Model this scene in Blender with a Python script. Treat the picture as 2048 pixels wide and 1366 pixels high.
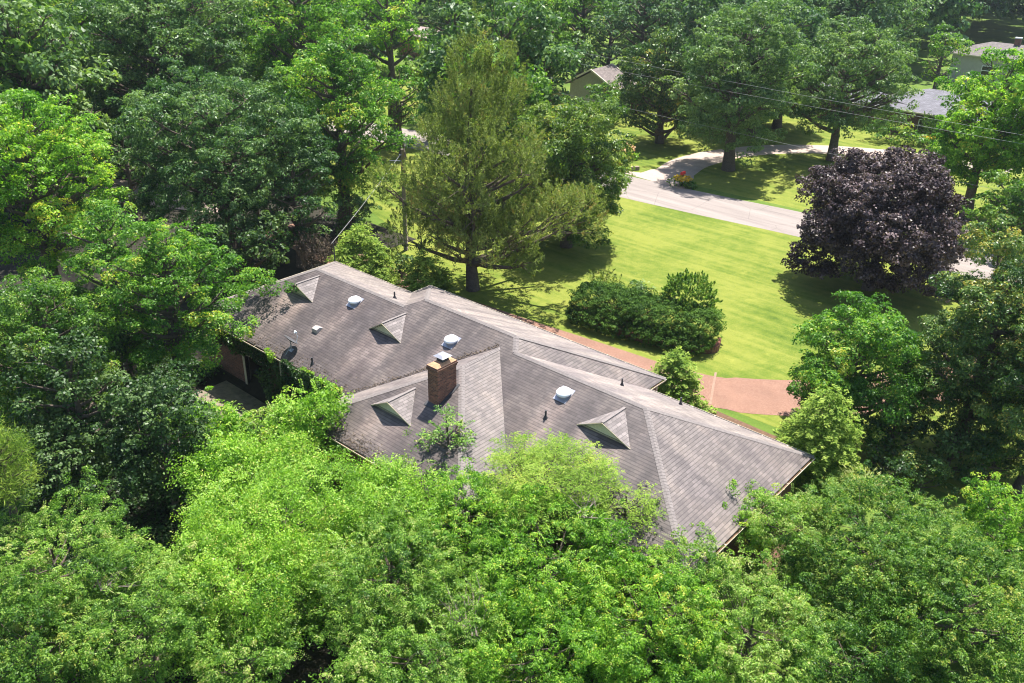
import bpy, math, random
import numpy as np
from mathutils import Vector, Matrix
R_=math.radians
S=bpy.context.scene
for o in list(bpy.data.objects): bpy.data.objects.remove(o)
COL=S.collection

# ---------------------------------------------------------------- camera
YAW,PITCH,ROLL=R_(130.79507),R_(26.99635),R_(1.17332)
def cam_axes():
    f=Vector((math.cos(YAW)*math.cos(PITCH),math.sin(YAW)*math.cos(PITCH),-math.sin(PITCH)))
    r=Vector((math.sin(YAW),-math.cos(YAW),0)); u=r.cross(f)
    return r*math.cos(ROLL)+u*math.sin(ROLL), -r*math.sin(ROLL)+u*math.cos(ROLL), f
cr,cu,cf=cam_axes()
cd=bpy.data.cameras.new('camera'); cam=bpy.data.objects.new('camera',cd); COL.objects.link(cam)
cam.matrix_world=Matrix(((cr.x,cu.x,-cf.x,36.6442),(cr.y,cu.y,-cf.y,-22.6329),(cr.z,cu.z,-cf.z,24.5401),(0,0,0,1)))
cd.sensor_width=36; cd.lens=36*1765.26/2048; cd.clip_end=3000; cd.clip_start=.5
S.camera=cam

# ---------------------------------------------------------------- light
SUN_EL,SUN_AZ=R_(69),R_(-14)          # azimuth measured from +Y towards +X
W=bpy.data.worlds.new('World'); S.world=W; W.use_nodes=True
nt=W.node_tree; bg=nt.nodes['Background']; sky=nt.nodes.new('ShaderNodeTexSky'); sky.sky_type='NISHITA'
sky.sun_disc=False; sky.sun_elevation=SUN_EL; sky.sun_rotation=SUN_AZ
nt.links.new(sky.outputs[0],bg.inputs[0]); bg.inputs[1].default_value=.10
sd=bpy.data.lights.new('sun','SUN'); sd.energy=5.0; sd.angle=R_(.55); sd.color=(1,.955,.88)
sun=bpy.data.objects.new('sun',sd); COL.objects.link(sun)
sv=Vector((math.sin(SUN_AZ)*math.cos(SUN_EL),math.cos(SUN_AZ)*math.cos(SUN_EL),math.sin(SUN_EL)))
sun.rotation_euler=sv.to_track_quat('Z','Y').to_euler()
S.view_settings.view_transform='Standard'; S.view_settings.look='None'
S.view_settings.exposure=1.2; S.view_settings.gamma=1
S.render.engine='CYCLES'
S.cycles.pixel_filter_type='BLACKMAN_HARRIS'; S.cycles.filter_width=1.05
S.cycles.max_bounces=6; S.cycles.diffuse_bounces=4; S.cycles.glossy_bounces=2; S.cycles.transmission_bounces=4; S.cycles.transparent_max_bounces=4

# ---------------------------------------------------------------- helpers
def tag(o,label=None,cat=None,group=None,kind=None):
    if label: o['label']=label
    if cat: o['category']=cat
    if group: o['group']=group
    if kind: o['kind']=kind
    return o
def empty(name,loc,label=None,cat=None,group=None):
    o=bpy.data.objects.new(name,None); COL.objects.link(o); o.location=loc; o.empty_display_size=.3
    return tag(o,label,cat,group)
class MB:
    def __init__(s): s.v=[]; s.f=[]; s.uv={}
    def add(s,vs,fs,uvs=None):
        n=len(s.v); s.v+= [tuple(v) for v in vs]
        for i,f in enumerate(fs):
            if uvs: s.uv[len(s.f)]=uvs[i]
            s.f.append(tuple(a+n for a in f))
    def box(s,a,b):
        x0,y0,z0=a; x1,y1,z1=b
        s.add([(x0,y0,z0),(x1,y0,z0),(x1,y1,z0),(x0,y1,z0),(x0,y0,z1),(x1,y0,z1),(x1,y1,z1),(x0,y1,z1)],
              [(0,3,2,1),(4,5,6,7),(0,1,5,4),(1,2,6,5),(2,3,7,6),(3,0,4,7)])
    def obox(s,a,b,w,h,up=(0,0,1)):       # box along a->b, width w, height h centred
        a,b=Vector(a),Vector(b); d=(b-a).normalized(); up=Vector(up)
        sd=d.cross(up).normalized()*(w/2); uu=sd.cross(d).normalized()*(h/2)
        vs=[p+i*sd+j*uu for p in (a,b) for i,j in ((-1,-1),(1,-1),(1,1),(-1,1))]
        s.add(vs,[(0,1,2,3),(7,6,5,4),(0,4,5,1),(1,5,6,2),(2,6,7,3),(3,7,4,0)])
    def tube(s,pts,rs,n=8,cap=True):
        pts=[Vector(p) for p in pts]
        if not isinstance(rs,(list,tuple)): rs=[rs]*len(pts)
        base=len(s.v); prev=None
        for i,p in enumerate(pts):
            d=(pts[min(i+1,len(pts)-1)]-pts[max(i-1,0)]).normalized()
            ref=Vector((0,0,1)) if abs(d.z)<.9 else Vector((1,0,0))
            a=d.cross(ref).normalized(); b=d.cross(a)
            for k in range(n):
                t=2*math.pi*k/n; s.v.append(tuple(p+(a*math.cos(t)+b*math.sin(t))*rs[i]))
        for i in range(len(pts)-1):
            for k in range(n):
                q=base+i*n; s.f.append((q+k,q+(k+1)%n,q+n+(k+1)%n,q+n+k))
        if cap:
            s.f.append(tuple(base+k for k in range(n))); s.f.append(tuple(base+(len(pts)-1)*n+k for k in reversed(range(n))))
    def lathe(s,c,prof,n=24,sx=1,sy=1):
        base=len(s.v)
        for r,z in prof:
            for k in range(n):
                t=2*math.pi*k/n; s.v.append((c[0]+r*sx*math.cos(t),c[1]+r*sy*math.sin(t),c[2]+z))
        for i in range(len(prof)-1):
            for k in range(n):
                q=base+i*n; s.f.append((q+k,q+(k+1)%n,q+n+(k+1)%n,q+n+k))
        s.f.append(tuple(base+(len(prof)-1)*n+k for k in range(n)))
    def build(s,name,mat,parent=None,smooth=False):
        m=bpy.data.meshes.new(name); m.from_pydata(s.v,[],s.f)
        if s.uv:
            ul=m.uv_layers.new(name='UVMap')
            for i,p in enumerate(m.polygons):
                if i in s.uv:
                    for j,li in enumerate(p.loop_indices): ul.data[li].uv=s.uv[i][j]
        m.materials.append(mat)
        if smooth: m.polygons.foreach_set('use_smooth',[True]*len(m.polygons))
        m.update()
        o=bpy.data.objects.new(name,m); COL.objects.link(o)
        if parent: 
            o.parent=parent
            L=parent_world(parent); m.transform(Matrix.Translation(-L))
        return o
def parent_world(p):
    v=Vector((0,0,0))
    while p is not None: v+=p.location; p=p.parent
    return v

# ---------------------------------------------------------------- materials
def mat(name):
    m=bpy.data.materials.new(name); m.use_nodes=True
    return m,m.node_tree,m.node_tree.nodes['Principled BSDF']
def N(nt,t,**k):
    n=nt.nodes.new('ShaderNode'+t)
    for a,b in k.items():
        if a.startswith('i_'): n.inputs[a[2:].replace('_',' ')].default_value=b
        else: setattr(n,a,b)
    return n
def ramp(nt,fac,stops):
    r=nt.nodes.new('ShaderNodeValToRGB'); e=r.color_ramp.elements
    while len(e)<len(stops): e.new(.5)
    for q,(p,c) in zip(e,stops): q.position=p; q.color=(*c,1)
    nt.links.new(fac,r.inputs[0]); return r.outputs[0]
def noise(nt,scale,detail=4,rough=.6,vec=None,dist=0):
    n=N(nt,'TexNoise'); n.inputs['Scale'].default_value=scale; n.inputs['Detail'].default_value=detail; n.inputs['Roughness'].default_value=rough; n.inputs['Distortion'].default_value=dist
    if vec: nt.links.new(vec,n.inputs['Vector'])
    return n.outputs['Fac']
def geo_pos(nt): return nt.nodes.new('ShaderNodeNewGeometry').outputs['Position']
def mapping(nt,vec,scale=(1,1,1),rot=(0,0,0)):
    m=N(nt,'Mapping'); m.inputs['Scale'].default_value=scale; m.inputs['Rotation'].default_value=rot; nt.links.new(vec,m.inputs['Vector']); return m.outputs[0]
def mixc(nt,fac,a,b,mode='MIX'):
    m=N(nt,'Mix',data_type='RGBA',blend_type=mode)
    for s,v in ((0,fac),(6,a),(7,b)):
        if hasattr(v,'links'): nt.links.new(v,m.inputs[s])
        else: m.inputs[s].default_value=v if s==0 else (*v,1)
    return m.outputs[2]
def simple(name,c,rough=.7,var=.25,scale=6,metal=0,spec=.4,bump=0):
    m,nt,b=mat(name); p=geo_pos(nt); f=noise(nt,scale,5,.65,p)
    d=tuple(x*(1-var) for x in c); l=tuple(min(1,x*(1+var)) for x in c)
    nt.links.new(ramp(nt,f,[(.3,d),(.7,l)]),b.inputs['Base Color'])
    b.inputs['Roughness'].default_value=rough; b.inputs['Metallic'].default_value=metal; b.inputs['Specular IOR Level'].default_value=spec
    if bump:
        bn=N(nt,'Bump'); bn.inputs['Strength'].default_value=bump; bn.inputs['Distance'].default_value=.02
        nt.links.new(noise(nt,scale*8,4,.6,p),bn.inputs['Height']); nt.links.new(bn.outputs[0],b.inputs['Normal'])
    return m
def leafmat(name,dark,mid,light,accent=None,rough=.44,trans=.36,tcol=1.0,spec=.32):
    m,nt,b=mat(name)
    a=N(nt,'Attribute',attribute_name='tint'); 
    st=[(.1,dark),(.5,mid),(.9,light)]
    if accent: st=[(.1,dark),(.5,mid),(.86,light),(.97,accent)]
    c=ramp(nt,a.outputs['Fac'],st)
    nt.links.new(c,b.inputs['Base Color']); b.inputs['Roughness'].default_value=rough; b.inputs['Specular IOR Level'].default_value=spec
    tr=N(nt,'BsdfTranslucent')
    tc=mixc(nt,1.0,c,(1.25*tcol,1.35*tcol,.45*tcol),'MULTIPLY'); nt.links.new(tc,tr.inputs[0])
    mx=N(nt,'MixShader'); mx.inputs[0].default_value=trans
    nt.links.new(b.outputs[0],mx.inputs[1]); nt.links.new(tr.outputs[0],mx.inputs[2])
    nt.links.new(mx.outputs[0],nt.nodes['Material Output'].inputs['Surface'])
    return m
LM={}
def lm(key,*a,**k): LM[key]=leafmat('leaf_'+key,*a,**k)
lm('leafy',(.030,.105,.012),(.100,.245,.028),(.260,.440,.064),(.45,.45,.08),trans=.43,tcol=1.05)
lm('bright',(.044,.145,.012),(.150,.325,.026),(.355,.540,.075),(.58,.55,.09),trans=.45,tcol=1.12)
lm('vine',(.085,.200,.018),(.215,.395,.040),(.375,.560,.090),(.56,.54,.16),trans=.42,tcol=1.12)
lm('green',(.026,.088,.012),(.098,.220,.028),(.240,.380,.064),(.38,.40,.08),trans=.42)
lm('oak',(.024,.075,.022),(.085,.180,.050),(.210,.320,.110),trans=.38)
lm('ivy',(.018,.050,.014),(.054,.118,.030),(.145,.225,.075))
lm('magnolia',(.018,.060,.012),(.070,.150,.028),(.205,.295,.070),(.46,.38,.08),rough=.38,spec=.38,trans=.30)
lm('magnoliapale',(.040,.100,.016),(.150,.245,.040),(.320,.400,.095),(.56,.46,.10),rough=.40,spec=.35,trans=.38)
lm('cedar',(.070,.105,.026),(.185,.245,.060),(.320,.375,.125),(.30,.22,.08),rough=.6,spec=.15,trans=.40)
lm('hemlock',(.045,.115,.016),(.155,.265,.034),(.340,.440,.080),rough=.6,spec=.15)
lm('juniper',(.020,.058,.008),(.056,.130,.015),(.130,.235,.036),rough=.6,spec=.15,trans=.25)
lm('purple',(.024,.013,.016),(.072,.048,.054),(.190,.142,.150),(.22,.16,.16),rough=.45,spec=.3,trans=.18,tcol=.8)
lm('mimosa',(.100,.200,.022),(.235,.360,.050),(.380,.490,.100),(.42,.44,.08),rough=.6,spec=.15,trans=.42,tcol=1.1)
lm('ligustrum',(.050,.135,.018),(.160,.310,.040),(.355,.490,.105),(.50,.48,.20),trans=.42,tcol=1.05)
lm('pale',(.048,.115,.034),(.125,.225,.066),(.265,.370,.140),trans=.40)
lm('far',(.030,.085,.036),(.078,.165,.066),(.175,.280,.115),rough=.6)
lm('bare',(.05,.035,.025),(.10,.075,.055),(.16,.12,.09),rough=.8,trans=.1)
lm('floweryellow',(.35,.22,.01),(.60,.40,.02),(.75,.55,.05),rough=.6)
lm('flowerorange',(.42,.20,.10),(.55,.32,.18),(.62,.45,.36),rough=.6)
lm('plume',(.16,.20,.04),(.30,.34,.09),(.45,.46,.18),rough=.5)
BARK=simple('bark',(.11,.085,.065),.9,.4,9,bump=.6)
BARKP=simple('pale_bark',(.24,.20,.16),.9,.35,9,bump=.5)

# ---------------------------------------------------------------- foliage
def nrm(a): return a/np.maximum(np.linalg.norm(a,axis=1,keepdims=True),1e-9)
def sph(rng,n):
    return nrm(rng.normal(size=(n,3)))
def leaf_mesh(name,c,nv,dv,L,Wd,tint,mat,origin):
    # one folded diamond per leaf
    n=len(c); nv=nrm(nv); dv=nrm(dv-nv*(dv*nv).sum(1,keepdims=True)); sv_=np.cross(nv,dv)
    L=np.broadcast_to(L,(n,))[:,None]; Wd=np.broadcast_to(Wd,(n,))[:,None]
    v=np.empty((n,4,3),np.float32)
    v[:,0]=c-dv*L*.5; v[:,2]=c+dv*L*.5
    mid=c-dv*L*.06+nv*Wd*.22
    v[:,1]=mid+sv_*Wd*.5; v[:,3]=mid-sv_*Wd*.5
    v-=np.array(origin,np.float32)
    m=bpy.data.meshes.new(name)
    m.vertices.add(4*n); m.vertices.foreach_set('co',v.reshape(-1))
    m.loops.add(4*n); m.loops.foreach_set('vertex_index',np.arange(4*n,dtype=np.int32))
    m.polygons.add(n); m.polygons.foreach_set('loop_start',np.arange(0,4*n,4,dtype=np.int32))
    m.polygons.foreach_set('loop_total',np.full(n,4,np.int32))
    at=m.attributes.new('tint','FLOAT','FACE'); at.data.foreach_set('value',np.clip(tint,0,1).astype(np.float32))
    m.materials.append(mat); m.update(calc_edges=True)
    return m
def leaf_obj(name,mesh,parent=None,loc=(0,0,0)):
    o=bpy.data.objects.new(name,mesh); COL.objects.link(o)
    if parent: o.parent=parent
    else: o.location=loc
    return o
def in_lobes(P,lobes,skip,thr):
    ins=np.zeros(len(P),bool)
    for i,(lc,lr) in enumerate(lobes):
        q=np.linalg.norm((P-lc)/lr,axis=1); ins|=(q<thr)&(skip!=i)
    return ins
def make_lobes(rng,c,R,Ru,Rd,k,size=(.17,.28),core=True,cone=0,full=0):
    # foliage pads carried by the limbs: many, flattened, unevenly spaced, with gaps between them
    lobes=[]; ga=math.pi*(3-math.sqrt(5)); k=int(k*2.1)
    for i in range(k):
        z=1-1.93*(i+.5)/k; a=i*ga+rng.normal()*.45; rr=math.sqrt(max(0,1-z*z))
        if z<0: rr=max(rr,full)
        s=rng.uniform(.62,.95); rz=Ru if z>0 else Rd
        lr=R*rng.uniform(*size)*(1.25 if rng.random()<.25 else 1)
        p=np.array([c[0]+(R-lr*.4)*rr*math.cos(a)*s,c[1]+(R-lr*.4)*rr*math.sin(a)*s,c[2]+max(.2,rz-lr*.3)*z*s])
        lobes.append((p,np.array([lr,lr*rng.uniform(.8,1.2),lr*rng.uniform(.5,.75)])))
    if core: lobes.append((np.array(c,float),np.array([R*.45,R*.45,min(Ru,Rd)*.5])))
    return lobes
def bumps(rng,scale):
    K=nrm(rng.normal(size=(7,3)))*(2*math.pi/scale)*rng.uniform(.7,1.5,(7,1)); ph=rng.uniform(0,6.28,7)
    def f(P):
        a=P@K.T+ph; return np.sin(a).sum(1)/2.6, (np.cos(a)[:,:,None]*K[None]).sum(1)/2.6
    return f
def crown(rng,lobes,n,L,form='broad',wr=.5,clump=None,per=34,flip=0.0,extra=None,rough=0,under=.6):
    if clump is None: clump=.12+1.55*L if form in('broad','tangle') else max(.22,.11*float(np.mean([l[1][0] for l in lobes]))+2.2*L)
    if form in('broad','tangle'): per=int(np.clip(.85*5.0*clump*clump/(.5*L*L*wr),30,260))
    area=np.array([lr[0]*lr[0]*.5+lr[0]*lr[2]*.5 for _,lr in lobes]); 
    ncl=max(8,int(n/per)); big=int(ncl*1.7)
    idx=rng.choice(len(lobes),big,p=area/area.sum())
    C=np.array([l[0] for l in lobes])[idx]; Rr=np.array([l[1] for l in lobes])[idx]
    d=sph(rng,big); P=C+d*Rr*(rng.uniform(.72,1.08,(big,1))+ (rng.random((big,1))<.12)*rng.uniform(0,.35,(big,1)))
    keep=~in_lobes(P,lobes,idx,.82); keep&=~((d[:,2]<-.1)&(rng.random(big)<under)); keep&=P[:,2]>.15
    P,d,idx=P[keep][:ncl],d[keep][:ncl],idx[keep][:ncl]; ncl=len(P)
    if rough:
        for sc_,am in ((2.2,rough),(.85,rough*.42)):
            v_,g_=bumps(rng,sc_)(P); P=P+d*(np.where(v_<0,v_*1.5,v_*.7)*am)[:,None]; d=nrm(d-np.clip(g_*am,-1.1,1.1))
        P[:,2]=np.maximum(P[:,2],-.6)
    ltint=rng.normal(0,.14,len(lobes)); ct=ltint[idx]+rng.normal(0,.13,ncl)
    
    n=ncl*per; rep=np.repeat(np.arange(ncl),per); d2=d[rep]
    up=np.array([0,0,1.])
    if form=='broad':
        # every clump is a small umbrella of leaves on a twig end
        cs=(clump*rng.uniform(.6,1.35,ncl))[rep][:,None]; el=nrm(d*np.array([1,1,.3])+rng.normal(size=(ncl,3))*.5)[rep]
        u=sph(rng,n)+d2*.55+up*.35; u=nrm(u); r_=rng.uniform(.72,1.06,(n,1))+(rng.random((n,1))<.06)*rng.uniform(0,.5,(n,1))
        off=u*cs*r_*np.array([1,1,.62])+el*cs*.55*(u*el).sum(1,keepdims=True)
        nv=u*.75+up*.40+rng.normal(size=(n,3))*.55
        dv=d2*.5+u*.5+rng.normal(size=(n,3))*.6-up*.45
    elif form=='tangle':
        off=rng.normal(size=(n,3))*clump*np.array([1.1,1.1,.75])
        nv=d2*.35+up*.6+rng.normal(size=(n,3))*.6; dv=rng.normal(size=(n,3))+d2*.4
    elif form=='feather':   # upright soft sprays (juniper, cedar)
        ax=nrm(d2*.55+up*.75+sph(rng,ncl)[rep]*.35); s1=rng.uniform(0,1,(n,1))**.8
        off=ax*s1*clump*2.0+rng.normal(size=(n,3))*clump*.30*(1.15-s1)
        nv=rng.normal(size=(n,3)); dv=ax+rng.normal(size=(n,3))*.45
    elif form=='flat':      # flat drooping sprays (hemlock, mimosa)
        o2=d2*np.array([1,1,.15]); ax=nrm(o2+sph(rng,ncl)[rep]*.35+up*.12); s1=rng.uniform(-.6,1.3,(n,1))
        sid=np.cross(ax,up); t=rng.uniform(-1,1,(n,1))
        off=ax*s1*clump*1.3+sid*t*clump*.55*(1.4-s1)-up*(s1**2)*clump*.25+rng.normal(size=(n,3))*clump*.07
        nv=up+rng.normal(size=(n,3))*.25; dv=ax*.5+sid*np.sign(t)*.8+rng.normal(size=(n,3))*.2
    elif form=='needle':
        off=rng.normal(size=(n,3)); off=nrm(off)*clump*rng.uniform(.3,1,(n,1)); nv=rng.normal(size=(n,3)); dv=off+up*.1
    c=P[rep]+off; c[:,2]=np.maximum(c[:,2],-.6)
    tint=.5+ct[rep]+rng.normal(0,.16,n)
    if extra is not None: tint+=extra(c)
    Ls=L*rng.uniform(.65,1.25,n)
    return c,nv,dv,Ls,Ls*wr,tint
SPEC={ # form, width ratio, leaf material, bark, lobe size, per clump
 'leafy':('broad',.5,'leafy'),'ailanthus':('flat',.42,'ligustrum'),'yew':('broad',.36,'juniper'),'bright':('broad',.50,'bright'),'vine':('broad',.66,'vine'),'green':('broad',.52,'green'),'oak':('broad',.48,'oak'),'ivy':('broad',.75,'ivy'),
 'magnolia':('broad',.45,'magnolia'),'cedar':('feather',.22,'cedar'),'hemlock':('flat',.34,'hemlock'),'juniper':('feather',.24,'juniper'),
 'purple':('broad',.80,'purple'),'mimosa':('flat',.26,'mimosa'),'ligustrum':('broad',.45,'ligustrum'),'pale':('broad',.42,'pale'),'far':('broad',.6,'far'),
 'pine':('needle',.09,'hemlock'),'bare':('feather',.3,'bare')}
def limbs(rng,base,zc,R,Ru,Rd,lobes,tr,mb,gz):
    x,y=base; top=zc+Ru*.55; p=[]; k=6
    bx,by=rng.normal(0,.05*R,2)
    for i in range(k+1):
        t=i/k; p.append((x+bx*math.sin(t*3),y+by*math.sin(t*2.5),gz+(top-gz)*t))
    mb.tube(p,[tr*(1.25 if i==0 else 1)*(1-.82*i/k) for i in range(k+1)],9)
    for (lc,lr) in lobes[:40]:
        zs=max(gz+(zc-Rd-gz)*.7,min(top*.92,lc[2]-np.hypot(lc[0]-x,lc[1]-y)*.55)); zs=max(zs,gz+.3)
        t=(zs-gz)/max(.1,(top-gz)); a=Vector((x,y,zs)); b=Vector(lc); m_=(a+b)/2+Vector((0,0,-.12*(b-a).length))
        r0=tr*max(.18,(.62-.4*t)); 
        mb.tube([a,a.lerp(m_,.6),m_.lerp(b,.5),b],[r0,r0*.75,r0*.45,r0*.15],6)
        for _ in range(4):
            e=b+Vector(sph(rng,1)[0]*lr*.95); q=m_.lerp(b,rng.uniform(.3,.9)); mb.tube([q,(q+e)/2+Vector((0,0,.05)),e],[r0*.25,r0*.16,r0*.05],4)
def ghz(x,y):
    t=max(0,min(1,(1.2-y)/1.0)); t=t*t*(3-2*t); return -.85*t
DENS=1.0
def plant(name,spec,x,y,zc,R,Ru,Rd,label,cat,group=None,L=.16,k=16,seed=1,dens=1.0,lobes=None,cone=0,tr=None,size=(.17,.28),per=34,trunk=True,clump=None,wr=None,bark=None,extra=None,crownname='crown',trunkname='trunk',matkey=None,conic=False,mass=False,core=True,extra_lobes=(),full=0,rough=0):
    rng=np.random.default_rng(seed); gz=ghz(x,y)
    root=empty(name,(x,y,gz),label,cat,group)
    form,w,mk=SPEC[spec]
    if form=='broad' and not rough and not mass and spec!='yew': rough=min(.38,.07*R)
    if mass: form='tangle' if spec=='vine' else 'broad'; rough=rough or .62

    if mass: k=max(4,k//3); size=(.34,.52); full=.8
    if lobes is None: lobes=make_lobes(rng,(x,y,zc),R,Ru,Rd,k,size,core,cone,full)+list(extra_lobes)
    lobes=[(np.array(a,float),np.array(b,float)) for a,b in lobes]
    if mass:
        lobes.append((np.array((x,y,zc-.05*Ru)),np.array([R*.93,R*.93,max(Ru,.4)*.95])))
        rg=np.random.default_rng(seed+999)
        for q in range(5): a=rg.uniform(0,6.28); e=rg.uniform(.3,.85); lobes.append((np.array((x+R*e*math.cos(a),y+R*e*math.sin(a),zc+Ru*(1-e*e)**.5*.62)),np.array([R*.34,R*.34,Ru*.38])*rg.uniform(.7,1.3)))
        if clump is None: clump=.06+(.7 if form=='tangle' else 1.25)*L
    A=sum(4*math.pi*(lr[0]**1.3*lr[2]**.7) for _,lr in lobes)*.62
    n=int(DENS*dens*1.05*A/(.5*L*L*(wr or w)))
    n=min(n,260000)
    if conic:
        c,nv,dv,Ls,Ws,tint=cone_crown(rng,(x,y,gz),R,zc+Ru-gz,n,L,w,per)
    else: c,nv,dv,Ls,Ws,tint=crown(rng,lobes,n,L,form,wr or w,clump,per,extra=extra,rough=rough,under=.15 if full else .6)
    if mass:   # long arching shoots that break the outline
        rg=np.random.default_rng(seed+55); m=int(R*R*15); th=rg.uniform(0,6.28,m); e=np.sqrt(rg.random(m)); st=np.stack([x+R*e*np.cos(th)*.95,y+R*e*np.sin(th)*.95,zc+Ru*np.sqrt(np.maximum(0,1-e*e))*.9],1)
        dr=nrm(np.stack([np.cos(th)*e,np.sin(th)*e,np.full(m,.75)],1)+rg.normal(size=(m,3))*.45); Ln=rg.uniform(.35,1.15,m); K=22
        tt=np.tile(np.arange(K)/K,m)[:,None]; ri=np.repeat(np.arange(m),K); pos=st[ri]+dr[ri]*Ln[ri][:,None]*tt-np.array([0,0,1.])*(tt**2)*Ln[ri][:,None]*.45
        sd=nrm(np.cross(dr,np.array([0,0,1.])+rg.normal(size=(m,3))*.1))[ri]*np.where(np.arange(m*K)%2,1,-1)[:,None]
        pos=pos+sd*L*.4; k2=len(pos); c=np.concatenate([c,pos]); nv=np.concatenate([nv,np.array([0,0,1.])+rg.normal(size=(k2,3))*.4]); dv=np.concatenate([dv,sd+dr[ri]*.6+rg.normal(size=(k2,3))*.2])
        l2=L*rg.uniform(.7,1.15,k2)*(1.1-.5*tt[:,0]); Ls=np.concatenate([Ls,l2]); Ws=np.concatenate([Ws,l2*(wr or w)*.85]); tint=np.concatenate([tint,.68+rg.normal(0,.16,k2)])
    me=leaf_mesh(name+'_crown',c,nv,dv,Ls,Ws,tint,LM[matkey or mk],(x,y,gz))
    leaf_obj(crownname,me,root)
    if trunk:
        mb=MB(); tr=tr or max(.05,.035*(zc+Ru)); limbs(rng,(x,y),zc,R,Ru,Rd,lobes if not conic else [],tr,mb,gz)
        mb.build(trunkname,bark or BARK,root,True)
    return root
def cone_crown(rng,base,R,h,n,L,w,per):
    ncl=max(10,n//per); v=1-np.sqrt(rng.random(ncl)); v=v*.97+.02
    tiers=np.round(v*h/.34)*.34/h; v=np.where(rng.random(ncl)<.6,tiers+rng.normal(0,.006,ncl),v); v=np.clip(v,.02,.99)
    a=rng.uniform(0,2*math.pi,ncl); er=R*(1-v)**.8*(1+.16*np.sin(3*a+v*9)+.1*np.sin(7*a-v*17))
    r=er*rng.uniform(.55,1.03,ncl)**.7
    P=np.stack([base[0]+r*np.cos(a),base[1]+r*np.sin(a),base[2]+v*h],1); d=np.stack([np.cos(a),np.sin(a),np.full(ncl,.1)],1)
    rep=np.repeat(np.arange(ncl),per); m=len(rep); d2=d[rep]; up=np.array([0,0,1.]); cl=.13*R+.16
    sid=np.cross(d2,up); s=rng.uniform(-.7,1.2,(m,1)); t=rng.uniform(-1,1,(m,1))
    off=d2*s*cl*1.2+sid*t*cl*.6*(1.3-s)-up*(np.maximum(s,0)**2)*cl*.22+rng.normal(size=(m,3))*cl*.08
    nv=up+d2*.25+rng.normal(size=(m,3))*.3; dv=d2*.6+sid*np.sign(t)*.7+rng.normal(size=(m,3))*.2
    Ls=L*rng.uniform(.7,1.3,m)
    return P[rep]+off,nv,dv,Ls,Ls*w,.5+rng.normal(0,.12,ncl)[rep]+rng.normal(0,.13,m)+.25*np.clip(s[:,0],0,1)
def copy_thing(root,loc,rz,sc,label,group=None,cat=None):
    r=root.copy(); COL.objects.link(r); r.location=loc; r.rotation_euler=(0,0,rz); r.scale=(sc[0],sc[0],sc[1])
    r['label']=label
    if group: r['group']=group
    for ch in list(root.children):
        c=ch.copy(); COL.objects.link(c); c.parent=r
    return r

# ================================================================ THE GROUND
def grass_mat(name,dark,mid,light,stripe=.0,dry=(.30,.30,.06)):
    m,nt,b=mat(name); p=geo_pos(nt)
    n1=noise(nt,.13,4,.6,p,.6); n2=noise(nt,1.4,5,.7,p); n3=noise(nt,9,5,.8,p)
    st=noise(nt,1.0,2,.5,mapping(nt,p,(.04,1.3,1),(0,0,R_(-4))))
    a=N(nt,'Math',operation='MULTIPLY_ADD'); nt.links.new(n1,a.inputs[0]); a.inputs[1].default_value=.42; 
    a2=N(nt,'Math',operation='MULTIPLY_ADD'); nt.links.new(n2,a2.inputs[0]); a2.inputs[1].default_value=.28; nt.links.new(a2.outputs[0],a.inputs[2])
    a3=N(nt,'Math',operation='MULTIPLY_ADD'); nt.links.new(n3,a3.inputs[0]); a3.inputs[1].default_value=.30; nt.links.new(a3.outputs[0],a2.inputs[2])
    a4=N(nt,'Math',operation='MULTIPLY'); nt.links.new(st,a4.inputs[0]); a4.inputs[1].default_value=.20+stripe; nt.links.new(a4.outputs[0],a3.inputs[2])
    c=ramp(nt,a.outputs[0],[(.47,dark),(.59,mid),(.72,light)])
    dr=ramp(nt,noise(nt,.55,6,.75,p,.8),[(.60,(0,0,0)),(.78,(1,1,1))])
    mm=N(nt,'Mix',data_type='RGBA'); nt.links.new(dr,mm.inputs[0]); nt.links.new(c,mm.inputs[6]); mm.inputs[7].default_value=(*dry,1)
    nt.links.new(mm.outputs[2],b.inputs['Base Color']); b.inputs['Roughness'].default_value=.9; b.inputs['Specular IOR Level'].default_value=.15
    bn=N(nt,'Bump'); bn.inputs['Strength'].default_value=.8; bn.inputs['Distance'].default_value=.05
    nt.links.new(n3,bn.inputs['Height']); nt.links.new(bn.outputs[0],b.inputs['Normal'])
    return m
GRASS=grass_mat('lawn_grass',(.045,.088,.011),(.110,.158,.020),(.200,.222,.040),.12)
GRASS2=grass_mat('meadow_grass',(.055,.105,.014),(.095,.155,.024),(.14,.195,.036),.0,(.14,.17,.04))
SOIL=simple('leaf_litter',(.024,.021,.013),.95,.5,2.5,bump=.8)
MULCH=simple('mulch',(.13,.075,.045),.95,.4,7,bump=.8)

def axis(lo,hi,mid,fine,coarse):
    v=[lo]; 
    while v[-1]<hi:
        x=v[-1]; v.append(x+(fine if mid[0]<=x<=mid[1] else coarse))
    return v
xs=axis(-440,240,(-60,60),1.0,20); ys=[-110,-80,-60]+[-40+i*2 for i in range(20)]+[0,.2,.3,.4,.5,.6,.7,.8,.9,1.0,1.1,1.2,1.4,3,6,10,20,40,60,100,160,260,350,440]
mb=MB(); idx={}
mb.v=[(x,y,ghz(x,y)) for y in ys for x in xs]; nx=len(xs)
mb.f=[(j*nx+i,j*nx+i+1,(j+1)*nx+i+1,(j+1)*nx+i) for j in range(len(ys)-1) for i in range(nx-1)]
tag(mb.build('ground',GRASS2),kind='structure')
def sheet(name,pts,z,m,kind='structure'):
    mb=MB(); mb.add([(x,y,z) for x,y in pts],[tuple(range(len(pts)))]); return tag(mb.build(name,m),kind=kind)
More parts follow.
